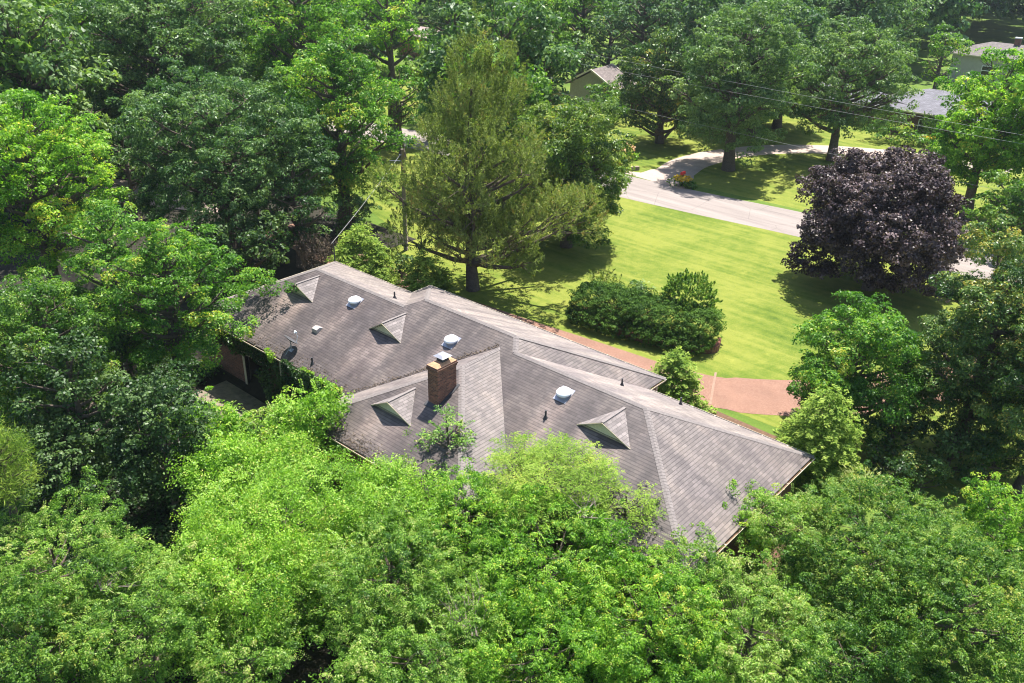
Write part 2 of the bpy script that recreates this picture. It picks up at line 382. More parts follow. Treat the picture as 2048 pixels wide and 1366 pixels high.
def strip(name,pts,wid,z,m):   # polyline of given widths
    mb=MB(); L=[];Rr=[]
    for i,(x,y) in enumerate(pts):
        a=Vector(pts[max(0,i-1)]); b=Vector(pts[min(len(pts)-1,i+1)]); d=(b-a).normalized(); w=wid[i] if isinstance(wid,(list,tuple)) else wid
        L.append((x-d.y*w/2,y+d.x*w/2,z)); Rr.append((x+d.y*w/2,y-d.x*w/2,z))
    n=len(pts); mb.add(L+Rr,[(i,n+i,n+i+1,i+1) for i in range(n-1)]); return tag(mb.build(name,m),kind='structure')
def smooth_pts(pts,k=6):
    out=[]; P=[Vector(p) for p in pts]
    for i in range(len(P)-1):
        p0=P[max(0,i-1)];p1=P[i];p2=P[i+1];p3=P[min(len(P)-1,i+2)]
        for j in range(k):
            t=j/k; out.append(tuple(.5*((2*p1)+(-p0+p2)*t+(2*p0-5*p1+4*p2-p3)*t*t+(-p0+3*p1-3*p2+p3)*t**3)))
    out.append(tuple(P[-1])); return out
# front lawn (mown, bright) between the drive and the road
sheet('lawn',[(-14,15.2),(40,16.2),(60,22),(60,51),(20,47.5),(-8,45),(-34,42.5),(-60,38.6),(-60,30),(-26,26),(-14,22)],.004,GRASS)
sheet('far_lawn',[(-60,48.8),(-10,50.0),(60,52.5),(60,90),(14,84),(-4,86),(-30,80),(-60,70)],.004,GRASS)
# woodland floor
mb=MB(); fy=[-70,-30,-10,-4,0,.2,.4,.6,.8,1.0,1.2,6,14,22]; fx=[-140,-60,-30,-20,-12,-10,60,90]
mb.v=[(x if not(y>1.3 and x>-12) else -12+(x+12)*0.0+(.001*i),y,ghz(x,y)+.006) for y in fy for i,x in enumerate(fx)]
mb.f=[(j*8+i,j*8+i+1,(j+1)*8+i+1,(j+1)*8+i) for j in range(len(fy)-1) for i in range(7) if not(fy[j+1]>1.3 and fx[i+1]>-12)]
tag(mb.build('forest_floor',SOIL),kind='structure')
sheet('foundation_bed',[(-11,10.2),(0,10.2),(0,14.2),(10,15.6),(24,15.0),(26.6,11.5),(26.6,1.3),(-9,1.3),(-9,10.2),(-11,10.2)][:8],.008,MULCH)
# road
def asphalt():
    m,nt,b=mat('road_asphalt'); p=geo_pos(nt)
    f=noise(nt,.8,4,.6,mapping(nt,p,(.12,1.4,1))); g=noise(nt,40,3,.7,p)
    c=ramp(nt,f,[(.32,(.205,.172,.158)),(.68,(.290,.248,.226))]); c2=ramp(nt,g,[(.35,(.82,.82,.82)),(.65,(1.1,1.1,1.1))])
    c=mixc(nt,1.0,c,c2,'MULTIPLY')
    v=N(nt,'TexVoronoi',feature='DISTANCE_TO_EDGE'); v.inputs['Scale'].default_value=.22; nt.links.new(mapping(nt,p,(1,1,1)),v.inputs['Vector'])
    ck=ramp(nt,v.outputs['Distance'],[(.0,(.6,.6,.6)),(.006,(1,1,1))]); c=mixc(nt,1.0,c,ck,'MULTIPLY')
    nt.links.new(c,b.inputs['Base Color']); b.inputs['Roughness'].default_value=.85
    return m
ASPH=asphalt()
road=[(-75,34.6),(-60,38.6),(-46,41.5),(-33,43.6),(-20,44.9),(-8.5,45.35),(0,46.0),(8.2,46.9),(22,47.9),(40,49.2),(75,53)]
strip('road',smooth_pts(road),6.3,.010,ASPH)
CONC=simple('driveway_concrete',(.38,.30,.255),.85,.14,1.2,bump=.15)
strip('driveway',smooth_pts([(-7.6,48.6),(-7.4,52),(-8.2,57),(-7.2,63),(-4.5,68.2),(-.5,72.2),(4,74.8),(9,76.6),(17,77.5)]),[7]*3+[4.8]*4+[4.0]*10+[3.6]*60,.014,CONC)
# brick-coloured exposed aggregate drive in front of the house
def aggregate():
    m,nt,b=mat('aggregate_paving'); p=geo_pos(nt)
    g=noise(nt,26,4,.8,p); v=N(nt,'TexVoronoi'); v.inputs['Scale'].default_value=22; nt.links.new(p,v.inputs['Vector'])
    c=ramp(nt,g,[(.30,(.13,.060,.040)),(.5,(.22,.115,.078)),(.68,(.34,.225,.165))])
    l=ramp(nt,noise(nt,.5,4,.6,p),[(.35,(.86,.84,.84)),(.7,(1.12,1.1,1.1))]); c=mixc(nt,1.0,c,l,'MULTIPLY')
    nt.links.new(c,b.inputs['Base Color']); b.inputs['Roughness'].default_value=.9; return m
AGG=aggregate()
DR=[(-22,15.9),(-12,15.3),(-3,14.9),(4,15.3),(9,15.8),(14.6,16.3),(17.5,17.0),(20.5,19.0),(22.8,21.4),(26,26),(28.5,32),(30,38),(31,45)]
strip('brick_driveway',smooth_pts(DR),[3.2]*30+[3.5]*8+[3.9]*40,.014,AGG)
for q,a in (((16.0,16.7),R_(117)),):
    strip('driveway_joint',[(16.35,18.95),(17.95,15.55)],.13,.019,simple('joint_concrete',(.255,.165,.12),.9,.2,5))
strip('parking_pad',smooth_pts([(-48,8),(-42,11),(-36,14.2),(-29.5,17.4)]),[6]*40,.012,simple('pale_paving',(.46,.35,.29),.85,.12,1.5))
strip('patio',[(-4.6,-1.2),(.6,-1.2)],2.5,-.83,simple('patio_stone',(.20,.165,.12),.9,.35,3,bump=.3))

# ================================================================ THE HOUSE
H=2.75; s=.4868; yb=10.4636; g0=-7.3317; yc=12.; c1=17.0339; ye=10.4963; r1=25.6214; hc=4.838; hr=5.508
w0,w1,wd,hw=6.7421,17.0413,-2.7681,5.344; Wg=(w1-w0)/2; xm=(w0+w1)/2
def zz(h): return H+h
def shingles():
    m,nt,b=mat('asphalt_shingles')
    uv=nt.nodes.new('ShaderNodeUVMap'); uv.uv_map='UVMap'; p=geo_pos(nt)
    br=N(nt,'TexBrick',offset=.5,squash=1.0); nt.links.new(uv.outputs[0],br.inputs['Vector'])
    br.inputs['Scale'].default_value=1; br.inputs['Brick Width'].default_value=.31; br.inputs['Row Height'].default_value=.15
    br.inputs['Mortar Size'].default_value=.003; br.inputs['Mortar Smooth'].default_value=.6; br.inputs['Bias'].default_value=-.05
    br.inputs['Color1'].default_value=(.290,.250,.232,1); br.inputs['Color2'].default_value=(.188,.160,.150,1); br.inputs['Mortar'].default_value=(.15,.13,.125,1)
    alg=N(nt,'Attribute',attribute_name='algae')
    # shadow-gap line under the butt of every course
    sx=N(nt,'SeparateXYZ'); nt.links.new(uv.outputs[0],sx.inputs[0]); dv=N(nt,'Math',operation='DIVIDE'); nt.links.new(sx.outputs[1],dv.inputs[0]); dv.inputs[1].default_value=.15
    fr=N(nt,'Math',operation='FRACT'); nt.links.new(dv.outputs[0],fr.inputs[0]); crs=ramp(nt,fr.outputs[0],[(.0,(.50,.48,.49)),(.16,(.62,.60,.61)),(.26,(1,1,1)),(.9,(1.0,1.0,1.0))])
    # real weathering: algae streaks running down the slope, blotches, granule speckle
    st=noise(nt,1.0,4,.6,mapping(nt,uv.outputs[0],(1.1,.12,1))); c1_=ramp(nt,st,[(.30,(.66,.64,.67)),(.50,(1,1,1)),(.70,(1.32,1.28,1.22))])
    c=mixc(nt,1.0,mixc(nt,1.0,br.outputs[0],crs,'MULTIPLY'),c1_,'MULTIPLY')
    bl=noise(nt,.45,4,.6,p); c2_=ramp(nt,bl,[(.35,(.84,.82,.85)),(.65,(1.14,1.12,1.08))]); c=mixc(nt,1.0,c,c2_,'MULTIPLY')
    gr=noise(nt,55,2,.7,p); c3_=ramp(nt,gr,[(.35,(.75,.75,.75)),(.65,(1.25,1.25,1.25))]); c=mixc(nt,1.0,c,c3_,'MULTIPLY')
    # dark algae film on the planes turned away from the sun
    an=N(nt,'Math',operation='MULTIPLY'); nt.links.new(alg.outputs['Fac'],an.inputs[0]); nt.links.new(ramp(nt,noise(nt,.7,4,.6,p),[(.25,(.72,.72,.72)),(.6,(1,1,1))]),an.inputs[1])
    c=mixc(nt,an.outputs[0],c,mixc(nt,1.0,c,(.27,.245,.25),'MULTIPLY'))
    # washed-clean bands below vents and dormers, stored per vertex
    at=N(nt,'Attribute',attribute_name='clean'); c=mixc(nt,at.outputs['Fac'],c,mixc(nt,1.0,c,(2.1,2.05,1.95),'MULTIPLY'))
    nt.links.new(c,b.inputs['Base Color']); b.inputs['Roughness'].default_value=.62; b.inputs['Specular IOR Level'].default_value=.55
    bn=N(nt,'Bump'); bn.inputs['Strength'].default_value=.7; bn.inputs['Distance'].default_value=.02
    nt.links.new(br.outputs['Fac'],bn.inputs['Height']); bn.invert=True; nt.links.new(bn.outputs[0],b.inputs['Normal'])
    return m
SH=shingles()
def plainshingle_early(name,c):
    m,nt,b=mat(name); uv=nt.nodes.new('ShaderNodeUVMap'); uv.uv_map='UVMap'; br=N(nt,'TexBrick'); nt.links.new(uv.outputs[0],br.inputs['Vector'])
    br.inputs['Scale'].default_value=1; br.inputs['Brick Width'].default_value=.31; br.inputs['Row Height'].default_value=.15; br.inputs['Mortar Size'].default_value=.012
    br.inputs['Color1'].default_value=(*c,1); br.inputs['Color2'].default_value=(c[0]*.6,c[1]*.6,c[2]*.6,1); br.inputs['Mortar'].default_value=(c[0]*.4,c[1]*.4,c[2]*.4,1)
    v=ramp(nt,noise(nt,2,4,.7,geo_pos(nt)),[(.3,(.75,.75,.75)),(.7,(1.25,1.25,1.25))]); nt.links.new(mixc(nt,1.0,br.outputs[0],v,'MULTIPLY'),b.inputs['Base Color']); b.inputs['Roughness'].default_value=.8; return m
plainshingle=plainshingle_early
CAPM=simple('ridge_cap_shingle',(.185,.160,.152),.75,.25,9,bump=.3)
DSH=plainshingle_early('dormer_shingles',(.25,.215,.205))
def brickmat(name,c1,c2,mortar):
    m,nt,b=mat(name); p=geo_pos(nt); sx=N(nt,'SeparateXYZ'); nt.links.new(p,sx.inputs[0])
    ad=N(nt,'Math',operation='ADD'); nt.links.new(sx.outputs[0],ad.inputs[0]); nt.links.new(sx.outputs[1],ad.inputs[1])
    cx=N(nt,'CombineXYZ'); nt.links.new(ad.outputs[0],cx.inputs[0]); nt.links.new(sx.outputs[2],cx.inputs[1])
    br=N(nt,'TexBrick'); nt.links.new(cx.outputs[0],br.inputs['Vector']); br.inputs['Scale'].default_value=1
    br.inputs['Brick Width'].default_value=.22; br.inputs['Row Height'].default_value=.078; br.inputs['Mortar Size'].default_value=.011; br.inputs['Mortar Smooth'].default_value=.2
    for k,v in (('Color1',c1),('Color2',c2),('Mortar',mortar)): br.inputs[k].default_value=(*v,1)
    v=ramp(nt,noise(nt,9,4,.7,p),[(.3,(.7,.7,.7)),(.7,(1.3,1.25,1.2))]); c=mixc(nt,1.0,br.outputs[0],v,'MULTIPLY')
    nt.links.new(c,b.inputs['Base Color']); b.inputs['Roughness'].default_value=.9
    bn=N(nt,'Bump',invert=True); bn.inputs['Strength'].default_value=.6; bn.inputs['Distance'].default_value=.01; nt.links.new(br.outputs['Fac'],bn.inputs['Height']); nt.links.new(bn.outputs[0],b.inputs['Normal'])
    return m
BRICK=brickmat('brick',(.26,.095,.06),(.12,.045,.032),(.21,.16,.13))
TRIM=simple('cream_trim',(.62,.55,.42),.6,.12,5)
DARK=simple('dark_glass',(.012,.014,.016),.15,.2,3,spec=.6)
METAL=simple('grey_metal',(.38,.38,.42),.4,.1,6,metal=.5)
WHITE=simple('white_vent_paint',(.86,.87,.88),.35,.04,5)
PIPE=simple('dark_flashing',(.05,.05,.055),.6,.3,9)
house=empty('brick_house',(9,5.3,0),'sprawling single storey brick ranch house with weathered grey brown hipped shingle roof','house')

GA=(g0,0,0);GB=(g0,yb,0);R1=(g0+yb/2,yb/2,s*yb/2);R2=(yb/2,yb/2,s*yb/2);Ci=(0,yb,0);D=(0,yc,0);E1=(yc/2,yc/2,s*yc/2);E2=(c1-hc,yc/2,s*yc/2)
Fc=(c1,yc,0);Gp=(c1,ye,0);Mr=(c1-hc*ye/yc,ye/2,s*ye/2);Nr=(r1-hr,ye/2,s*ye/2);K=(r1,ye,0);Lr=(r1,0,0)
V0=(w0,0,0);V1=(w1,0,0);VT=(xm,Wg,s*Wg);WA=(w0,wd,0);WB=(w1,wd,0);WR=(xm,wd+hw,s*Wg)
faces=[([GA,V0,VT,V1,Lr,Nr,Mr,E2,E1,R2,R1],'y'),([GB,R1,R2,Ci],'-y'),([GB,GA,R1],'x'),([D,Ci,R2,E1],'x'),([D,E1,E2,Fc],'-y'),
 ([Fc,E2,Mr,Gp],'-x'),([Gp,Mr,Nr,K],'-y'),([K,Nr,Lr],'-x'),([V0,WA,WR,VT],'x'),([V1,VT,WR,WB],'-x'),([WA,WB,WR],'y')]
CLEAN=[(-1.47,3.3,2.2,3.3,0),(5.7,3.3,2.2,3.3,0),(19.3,3.3,2.4,3.3,0),(10.75,-.85,2.3,1.9,1),(2.26,4.15,1.0,3.6,0),(9.32,4.2,1.0,2.6,0),(16.48,4.15,1.1,3.4,0)]
def roof_mesh():
    # each roof plane is cut into a fine grid so that the washed areas can be stored per vertex
    import bmesh
    bm=bmesh.new(); uvl=bm.loops.layers.uv.new('UVMap')
    for pts,e in faces:
        vs=[bm.verts.new((x,y,H+z)) for x,y,z in pts]; f=bm.faces.new(vs); f.normal_update()
        if f.normal.z<0: f.normal_flip()
        for l in f.loops:
            x,y,z=l.vert.co; k=math.sqrt(1+s*s)
            l[uvl].uv=(x,y*k) if e=='y' else (x,-y*k) if e=='-y' else (y,x*k) if e=='x' else (y,-x*k)
    for i in range(-30,110):
        bmesh.ops.bisect_plane(bm,geom=bm.verts[:]+bm.edges[:]+bm.faces[:],plane_co=(i*.25,0,0),plane_no=(1,0,0))
    for i in range(-12,49):
        bmesh.ops.bisect_plane(bm,geom=bm.verts[:]+bm.edges[:]+bm.faces[:],plane_co=(0,i*.25+.07,0),plane_no=(0,1,0))
    me=bpy.data.meshes.new('roof'); bm.to_mesh(me); bm.free()
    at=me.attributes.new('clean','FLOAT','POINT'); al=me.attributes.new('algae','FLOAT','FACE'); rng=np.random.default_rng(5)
    co=np.empty(len(me.vertices)*3); me.vertices.foreach_get('co',co); co=co.reshape(-1,3); val=np.zeros(len(co))
    sl=H+s*co[:,1]; onnear=np.abs(co[:,2]-sl)<.03; sw=s*Wg/hw; onw=(np.abs(co[:,2]-(H+sw*(co[:,1]-wd)))<.03)&(~onnear)
    for cx,y0,w,ln,ww in CLEAN:
        t=(y0-co[:,1])/ln; u=np.abs(co[:,0]-cx)/(w*.5*(1+.15*np.clip(t,0,1)))
        a=np.clip((t+.12)/.1,0,1)*np.clip((1-t)/.8,0,1)*np.clip((1.15-u)/.45,0,1)*.85
        val=np.maximum(val,a*(onw if ww else onnear))
    # band along the hips and under the ridge
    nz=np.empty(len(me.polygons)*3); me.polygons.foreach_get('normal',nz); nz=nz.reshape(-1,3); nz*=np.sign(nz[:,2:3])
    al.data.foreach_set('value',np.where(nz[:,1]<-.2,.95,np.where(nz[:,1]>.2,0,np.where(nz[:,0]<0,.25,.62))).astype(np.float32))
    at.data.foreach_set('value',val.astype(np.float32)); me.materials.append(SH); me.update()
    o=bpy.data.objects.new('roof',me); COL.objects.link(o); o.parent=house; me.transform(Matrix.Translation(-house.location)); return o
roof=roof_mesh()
def cap(a,b,sa,sb,name='ridge_cap'):
    # folded cap strip a->b; sa,sb = drop (dz per metre) on each side
    a=Vector((a[0],a[1],a[2]+H)); b=Vector((b[0],b[1],b[2]+H)); d=b-a; h=Vector((d.x,d.y,0)).normalized(); sd=Vector((h.y,-h.x,0)); w=.14
    n=max(1,int(d.length/.15)); mb=MB()
    for i in range(n):
        p=a.lerp(b,i/n); q=a.lerp(b,(i+1.12)/n); up=Vector((0,0,.024)); lo=Vector((0,0,.012))
        dn=Vector((0,0,-.05)); A_=Vector((0,0,-sa*w)); B_=Vector((0,0,-sb*w)); vs=[p-sd*w+A_+lo,p+lo*1.6,p+sd*w+B_+lo,q-sd*w+A_+up,q+up*1.25,q+sd*w+B_+up,q-sd*w+A_+dn,q+dn,q+sd*w+B_+dn]
        mb.add(vs,[(0,1,4,3),(1,2,5,4),(3,4,7,6),(4,5,8,7)])
    return mb.build(name,CAPM,roof)
hd=s/math.sqrt(2)
for a,b,sa in ((R1,R2,s),(E1,E2,s),(Mr,Nr,s),(WR,VT,s)): cap(b,a,sa,sa)
for a,b in ((R1,GA),(R1,GB),(E1,D),(E2,Fc),(E2,Mr),(Nr,K),(Nr,Lr),(WR,WA),(WR,WB)): cap(a,b,hd,hd)
# soffit + walls
def wallbox(x0,x1,y0,y1):
    mb=MB(); t=.22
    mb.box((x0,y0,-1),(x1,y0+t,H-.12)); mb.box((x0,y1-t,-1),(x1,y1,H-.12)); mb.box((x0,y0+t,-1),(x0+t,y1-t,H-.12)); mb.box((x1-t,y0+t,-1),(x1,y1-t,H-.12)); return mb
# garage near wall has a wide dark opening: build it piecewise
mb=MB()
mb.box((g0+.5,.5,-1),(-3.05,.72,H-.12)); mb.box((-3.05,.5,1.25),(-.72,.72,H-.12)); mb.box((-.72,.5,-1),(r1-.5,.72,H-.12))
mb.box((g0+.5,.72,-1),(g0+.72,yb-.5,H-.12)); mb.box((g0+.5,yb-.5,-1),(r1-.5,yb-.28,H-.12)); mb.box((r1-.72,.72,-1),(r1-.5,yb-.5,H-.12))
mb.box((w0+.5,wd+.5,-1),(w1-.5,wd+.72,H-.12)); mb.box((w0+.5,wd+.72,-1),(w0+.72,.5,H-.12)); mb.box((w1-.72,wd+.72,-1),(w1-.5,.5,H-.12))
mb.build('wall',BRICK,house)
mb=MB(); P_=[(g0+.05,0.05),(w0+.05,.05),(w0+.05,wd+.05),(w1-.05,wd+.05),(w1-.05,.05),(r1-.05,.05),(r1-.05,ye-.05),(c1-.05,ye-.05),(c1-.05,yc-.05),(.05,yc-.05),(.05,yb-.05),(g0+.05,yb-.05)]
mb.add([(x,y,H-.10) for x,y in P_],[tuple(range(len(P_)))]); mb.build('soffit',TRIM,house)
# garage opening: dark recess, timber post, frame
mb=MB(); mb.box((-3.25,.47,-.84),(-3.05,.74,1.30)); mb.box((-3.25,.47,1.3),(-.6,.74,1.42)); mb.build('opening_frame',TRIM,house)
mb=MB(); mb.box((-3.05,3.2,-.84),(-.72,3.3,1.25)); mb.box((-3.15,.75,-.84),(-3.05,3.2,1.25)); mb.box((-.72,.75,-.84),(-.62,3.2,1.25)); mb.build('porch_recess',simple('porch_wall',(.06,.045,.035),.9,.2,4),house)
mb=MB()
for x in (.95,): mb.box((x,.1,-.84),(x+.12,.22,H-.12))
mb.build('downpipe',TRIM,house)
# fascia and gutters
def gutter(a,b,out,nm='gutter'):
    a=Vector((a[0],a[1],H)); b=Vector((b[0],b[1],H)); o=Vector((out[0],out[1],0)); mb=MB()
    prof=[(.0,-.14),(.09,-.14),(.13,-.02),(.115,-.02),(.085,-.12),(.01,-.12)]
    vs=[p+o*(u-.015)+Vector((0,0,v)) for p in (a,b) for u,v in prof]; n=len(prof)
    mb.add(vs,[(i,(i+1)%n,n+(i+1)%n,n+i) for i in range(n)]+[tuple(range(n)),tuple(range(2*n-1,n-1,-1))])
    L=(b-a).length; k=int(L/1.2)
    for i in range(1,k):
        p=a.lerp(b,i/k); mb.obox(p+Vector((0,0,-.015)),p+o*.12+Vector((0,0,-.015)),.03,.012)
    g=mb.build(nm,TRIM,house)
    mb=MB(); mb.obox(a+o*.05+Vector((0,0,-.085)),b+o*.05+Vector((0,0,-.085)),.08,.03); mb.build('leaf_debris',MULCH,g)
for a,b,o in ((GA,V0,(0,-1)),(WA,WB,(0,-1)),(V1,Lr,(0,-1)),(Lr,K,(1,0)),(Gp,K,(0,1)),(Fc,Gp,(1,0)),(D,Fc,(0,1)),(GB,Ci,(0,1)),(GA,GB,(-1,0)),(V0,WA,(-1,0)),(V1,WB,(1,0)),(Ci,D,(-1,0))): gutter(a,b,o)
for px_,py_ in ((c1-.25,ye+.9),(8,yc-.2),(2,yc-.2)): mb=MB(); mb.box((px_,py_,0),(px_+.15,py_+.15,H-.1)); mb.build('porch_post',TRIM,house)
# windows on visible walls
def window(x0,y0,x1,y1,z0,z1,par=house):
    a=Vector((x0,y0,0)); b=Vector((x1,y1,0)); mb=MB(); up=Vector((0,0,1))
    for p,q in (((z0,z0)),((z1,z1))): mb.obox(a+up*p,b+up*p,.1,.08)
    for t in (0,.5,1): c=a.lerp(b,t); mb.obox(c+up*z0,c+up*z1,.08,.08,(b-a).normalized())
    w=mb.build('window',TRIM,par); m2=MB(); m2.obox(a+up*(z0+z1)/2,b+up*(z0+z1)/2,.03,z1-z0-.04); m2.build('pane',DARK,w); return w
window(r1-.48,7.2,r1-.48,8.7,.9,2.2); window(r1-.48,2.2,r1-.48,3.7,.9,2.2); window(2.2,yc-1.95,3.8,yc-1.95,.8,2.2); window(1.6,.46,3.4,.46,.3,1.7)
# dormers
LOUV=simple('weathered_louvre',(.78,.70,.44),.75,.12,8); LTR=simple('dormer_trim',(.42,.36,.24),.8,.25,9)
def dormer(xa,xb,y0,z0,sl_y,sl):
    xc=(xa+xb)/2; h=.72; zp=z0+h; yp=y0-.12; bk=y0+h/sl+.04
    mb=MB(); k=math.sqrt(1+.33)
    ea,eb,pk,bb=Vector((xa,y0,z0)),Vector((xb,y0,z0)),Vector((xc,yp,zp)),Vector((xc,bk,zp))
    th=Vector((0,0,.045)); dn=Vector((0,0,.012))
    mb.add([ea+dn,pk+th,bb+th],[(0,1,2)],[[(p.y,(p.x-xa)*k) for p in (ea,pk,bb)]]); mb.add([eb+dn,bb+th,pk+th],[(0,1,2)],[[(p.y,(xb-p.x)*k) for p in (eb,bb,pk)]])
    mb.add([ea,pk,bb],[(0,2,1)]); mb.add([eb,bb,pk],[(0,2,1)])
    d=mb.build('dormer',DSH,house)
    mb=MB(); yl=y0+.16
    # triangular face
    ix=.14
    mb.add([(xa+ix,yl+.06,z0+.0),(xb-ix,yl+.06,z0+.0),(xc,yl+.06,zp-.06)],[(0,1,2)]); mb.build('gable_backing',LTR,d)
    mb=MB(); n=7
    for i in range(n):
        t=(i+.35)/n; hw_=(xb-xa)/2*(1-t)-.16
        if hw_<.05: break
        z=z0+.03+h*t*.93; mb.obox((xc-hw_,yl-.01,z),(xc+hw_,yl-.01,z),.085,.02,(0,-.8,.6))
    mb.build('louvre_slat',LOUV,d)
    mb=MB(); 
    mb.obox(ea+Vector((.03,.03,.0)),pk+Vector((0,.0,-.0)),.07,.05); mb.obox(eb+Vector((-.03,.03,.0)),pk,.07,.05); mb.obox((xa+.1,yl-.05,z0+.04),(xb-.1,yl-.05,z0+.04),.06,.08); mb.build('rake_trim',LTR,d)
    mb=MB(); mb.obox(pk+Vector((0,.02,.05)),bb+Vector((0,0,.05)),.13,.012); mb.build('ridge_strip',CAPM,d)
for xa,xb in ((-2.73,-.21),(4.47,6.89),(17.93,20.7)): dormer(xa,xb,3.35,H+s*3.35,0,s)
sw=s*Wg/hw; dormer(9.42,12.05,-.8,H+sw*(-.8-wd),0,sw)
# dome vents
def vent(x,y,k=1):
    z=H+s*y; c=(x,y,z); t=math.atan(s)*.35; n=Vector((0,-math.sin(t),math.cos(t)))
    mb=MB(); mb.lathe((0,0,0),[(.31,.10),(.35,.13),(.35,.18),(.31,.235),(.23,.28),(.12,.31),(.03,.32)],28)
    mb.lathe((0,0,0),[(.33,.10),(.2,.11)],28)
    M=Matrix.Translation(c)@n.to_track_quat('Z','Y').to_matrix().to_4x4(); mb.v=[tuple(M@Vector(v)) for v in mb.v]
    v=mb.build('roof_vent',WHITE,house,True)
    mb=MB(); mb.lathe((0,0,0),[(.26,-.12),(.26,.115)],20); mb.v=[tuple(M@Vector(v_)) for v_ in mb.v]; mb.build('vent_neck',METAL,v)
    mb=MB(); mb.obox((x,y-.36,H+s*(y-.36)+.02),(x,y+.36,H+s*(y+.36)+.02),.7,.014); mb.build('vent_flashing',METAL,v)
for x,y in ((2.26,4.31),(9.36,4.45),(16.48,4.31)): vent(x,y)
def pipe(x,y,z,h=.38,fl=METAL):
    mb=MB(); mb.tube([(x,y,z-.1),(x,y,z+h)],.045,10); mb.lathe((x,y,z),[(.12,-.04),(.06,.12)],12); p=mb.build('vent_pipe',PIPE,house)
for x,y,z in ((3.42,6.1,H+s*(yb-6.1)),(16.9,8.26,H+s*(ye-8.26)),(19.28,9.75,H+s*(ye-9.75)),(3.32,.52,H+s*.52),(16.49,3.05,H+s*3.05)): pipe(x,y,z)
mb=MB(); x,y=1.71,2.15; z=H+s*y
mb.add([(x-.2,y-.2,z-.1),(x+.2,y-.2,z-.1),(x+.2,y-.2,z+.12),(x-.2,y-.2,z+.12),(x-.2,y+.25,z+.1),(x+.2,y+.25,z+.1),(x+.2,y+.02,z+.2),(x-.2,y+.02,z+.2)],[(0,1,2,3),(3,2,6,7),(7,6,5,4),(0,3,7,4),(1,5,6,2)]); mb.build('box_vent',simple('box_vent_grey',(.40,.36,.33),.5,.1,5),house)
# chimney
cx0,cx1,cy0,cy1,ct=11.85,12.46,.5,1.66,6.22
mb=MB(); mb.box((cx0,cy0,3.6),(cx1,cy1,ct-.30))
for i,e in enumerate((.03,.055,.03)): mb.box((cx0-e,cy0-e,ct-.30+i*.08),(cx1+e,cy1+e,ct-.22+i*.08-.002))
chim=mb.build('chimney',brickmat('chimney_brick',(.30,.115,.07),(.11,.045,.035),(.20,.13,.10)),house)
mb=MB(); mb.add([(cx0-.01,cy0-.01,ct-.062),(cx1+.01,cy0-.01,ct-.062),(cx1+.01,cy1+.01,ct-.062),(cx0-.01,cy1+.01,ct-.062),(cx0+.12,cy0+.2,ct+.03),(cx1-.12,cy0+.2,ct+.03),(cx1-.12,cy1-.2,ct+.03),(cx0+.12,cy1-.2,ct+.03)],[(0,1,5,4),(1,2,6,5),(2,3,7,6),(3,0,4,7),(4,5,6,7),(3,2,1,0)])
mb.build('chimney_crown',simple('chimney_crown_mortar',(.46,.25,.14),.9,.3,6),chim)
mb=MB(); mb.box((11.96,.95,ct+.03),(12.34,1.33,ct+.2)); cc=mb.build('flue',PIPE,chim)
mb=MB(); mb.add([(11.85,.84,ct+.24),(12.45,.84,ct+.24),(12.45,1.44,ct+.24),(11.85,1.44,ct+.24),(12.0,.99,ct+.32),(12.3,.99,ct+.32),(12.3,1.29,ct+.32),(12.0,1.29,ct+.32)],[(0,1,5,4),(1,2,6,5),(2,3,7,6),(3,0,4,7),(4,5,6,7),(3,2,1,0)])
for a,b in ((11.99,.98),(12.31,.98),(12.31,1.3),(11.99,1.3)): mb.box((a-.015,b-.015,ct+.19),(a+.015,b+.015,ct+.245))
mb.build('chimney_cap',METAL,chim)
mb=MB(); mb.obox((cx0-.08,cy0-.1,H+sw*(cy0-.1-wd)+.02),(cx1+.15,cy0-.1,H+sw*(cy0-.1-wd)+.02),.25,.02,(0,-s,1)); mb.obox((cx1+.06,cy0-.1,H+sw*(cy0-.1-wd)+.03),(cx1+.06,cy1+.1,H+sw*(cy1+.1-wd)+.03),.14,.02); mb.build('chimney_flashing',PIPE,chim)

# satellite dish standing on the roof
dx,dy=1.42,.62; dz=H+s*dy
dish=empty('satellite_dish',(dx,dy,dz),'dark oval satellite dish with white feed arm mounted on the garage roof near the eave','satellite dish')
nrmv=Vector((.145,.63,.76)).normalized(); Mq=Matrix.Translation((dx,dy,dz+.55))@nrmv.to_track_quat('Z','Y').to_matrix().to_4x4()
mb=MB(); prof=[(.02,0),(.12,.008),(.22,.03),(.32,.065),(.385,.095),(.385,.105),(.32,.078),(.22,.042),(.12,.02),(.02,.012)]
mb.lathe((0,0,0),prof,28,1.18,1.05); mb.v=[tuple(Mq@Vector(v)) for v in mb.v]; mb.build('reflector',simple('dish_grey',(.075,.075,.08),.5,.1,5),dish,True)
mb=MB(); mb.tube([(dx,dy,dz),(dx,dy+.02,dz+.35),Mq@Vector((0,0,-.02))],.03,8); mb.obox((dx-.12,dy,dz+.03),(dx+.12,dy,dz+.03),.2,.02,(0,-s,1)); mb.tube([(dx-.05,dy-.35,dz-.16),(dx,dy+.0,dz+.33)],.014,6); mb.build('mast',METAL,dish)
feed=Mq@Vector((.0,.05,.55)); edge=Mq@Vector((0,-.34,.08))
mb=MB(); mb.tube([edge,Mq@Vector((0,-.2,.4)),feed],.016,6); mb.build('feed_arm',WHITE,dish)
mb=MB(); fa=Mq@Vector((-.09,.04,.56)); fb=Mq@Vector((.09,.04,.56)); mb.tube([fa,fb],.05,10); mb.tube([feed,Mq@Vector((0,.05,.46))],.045,10); mb.build('receiver',WHITE,dish)

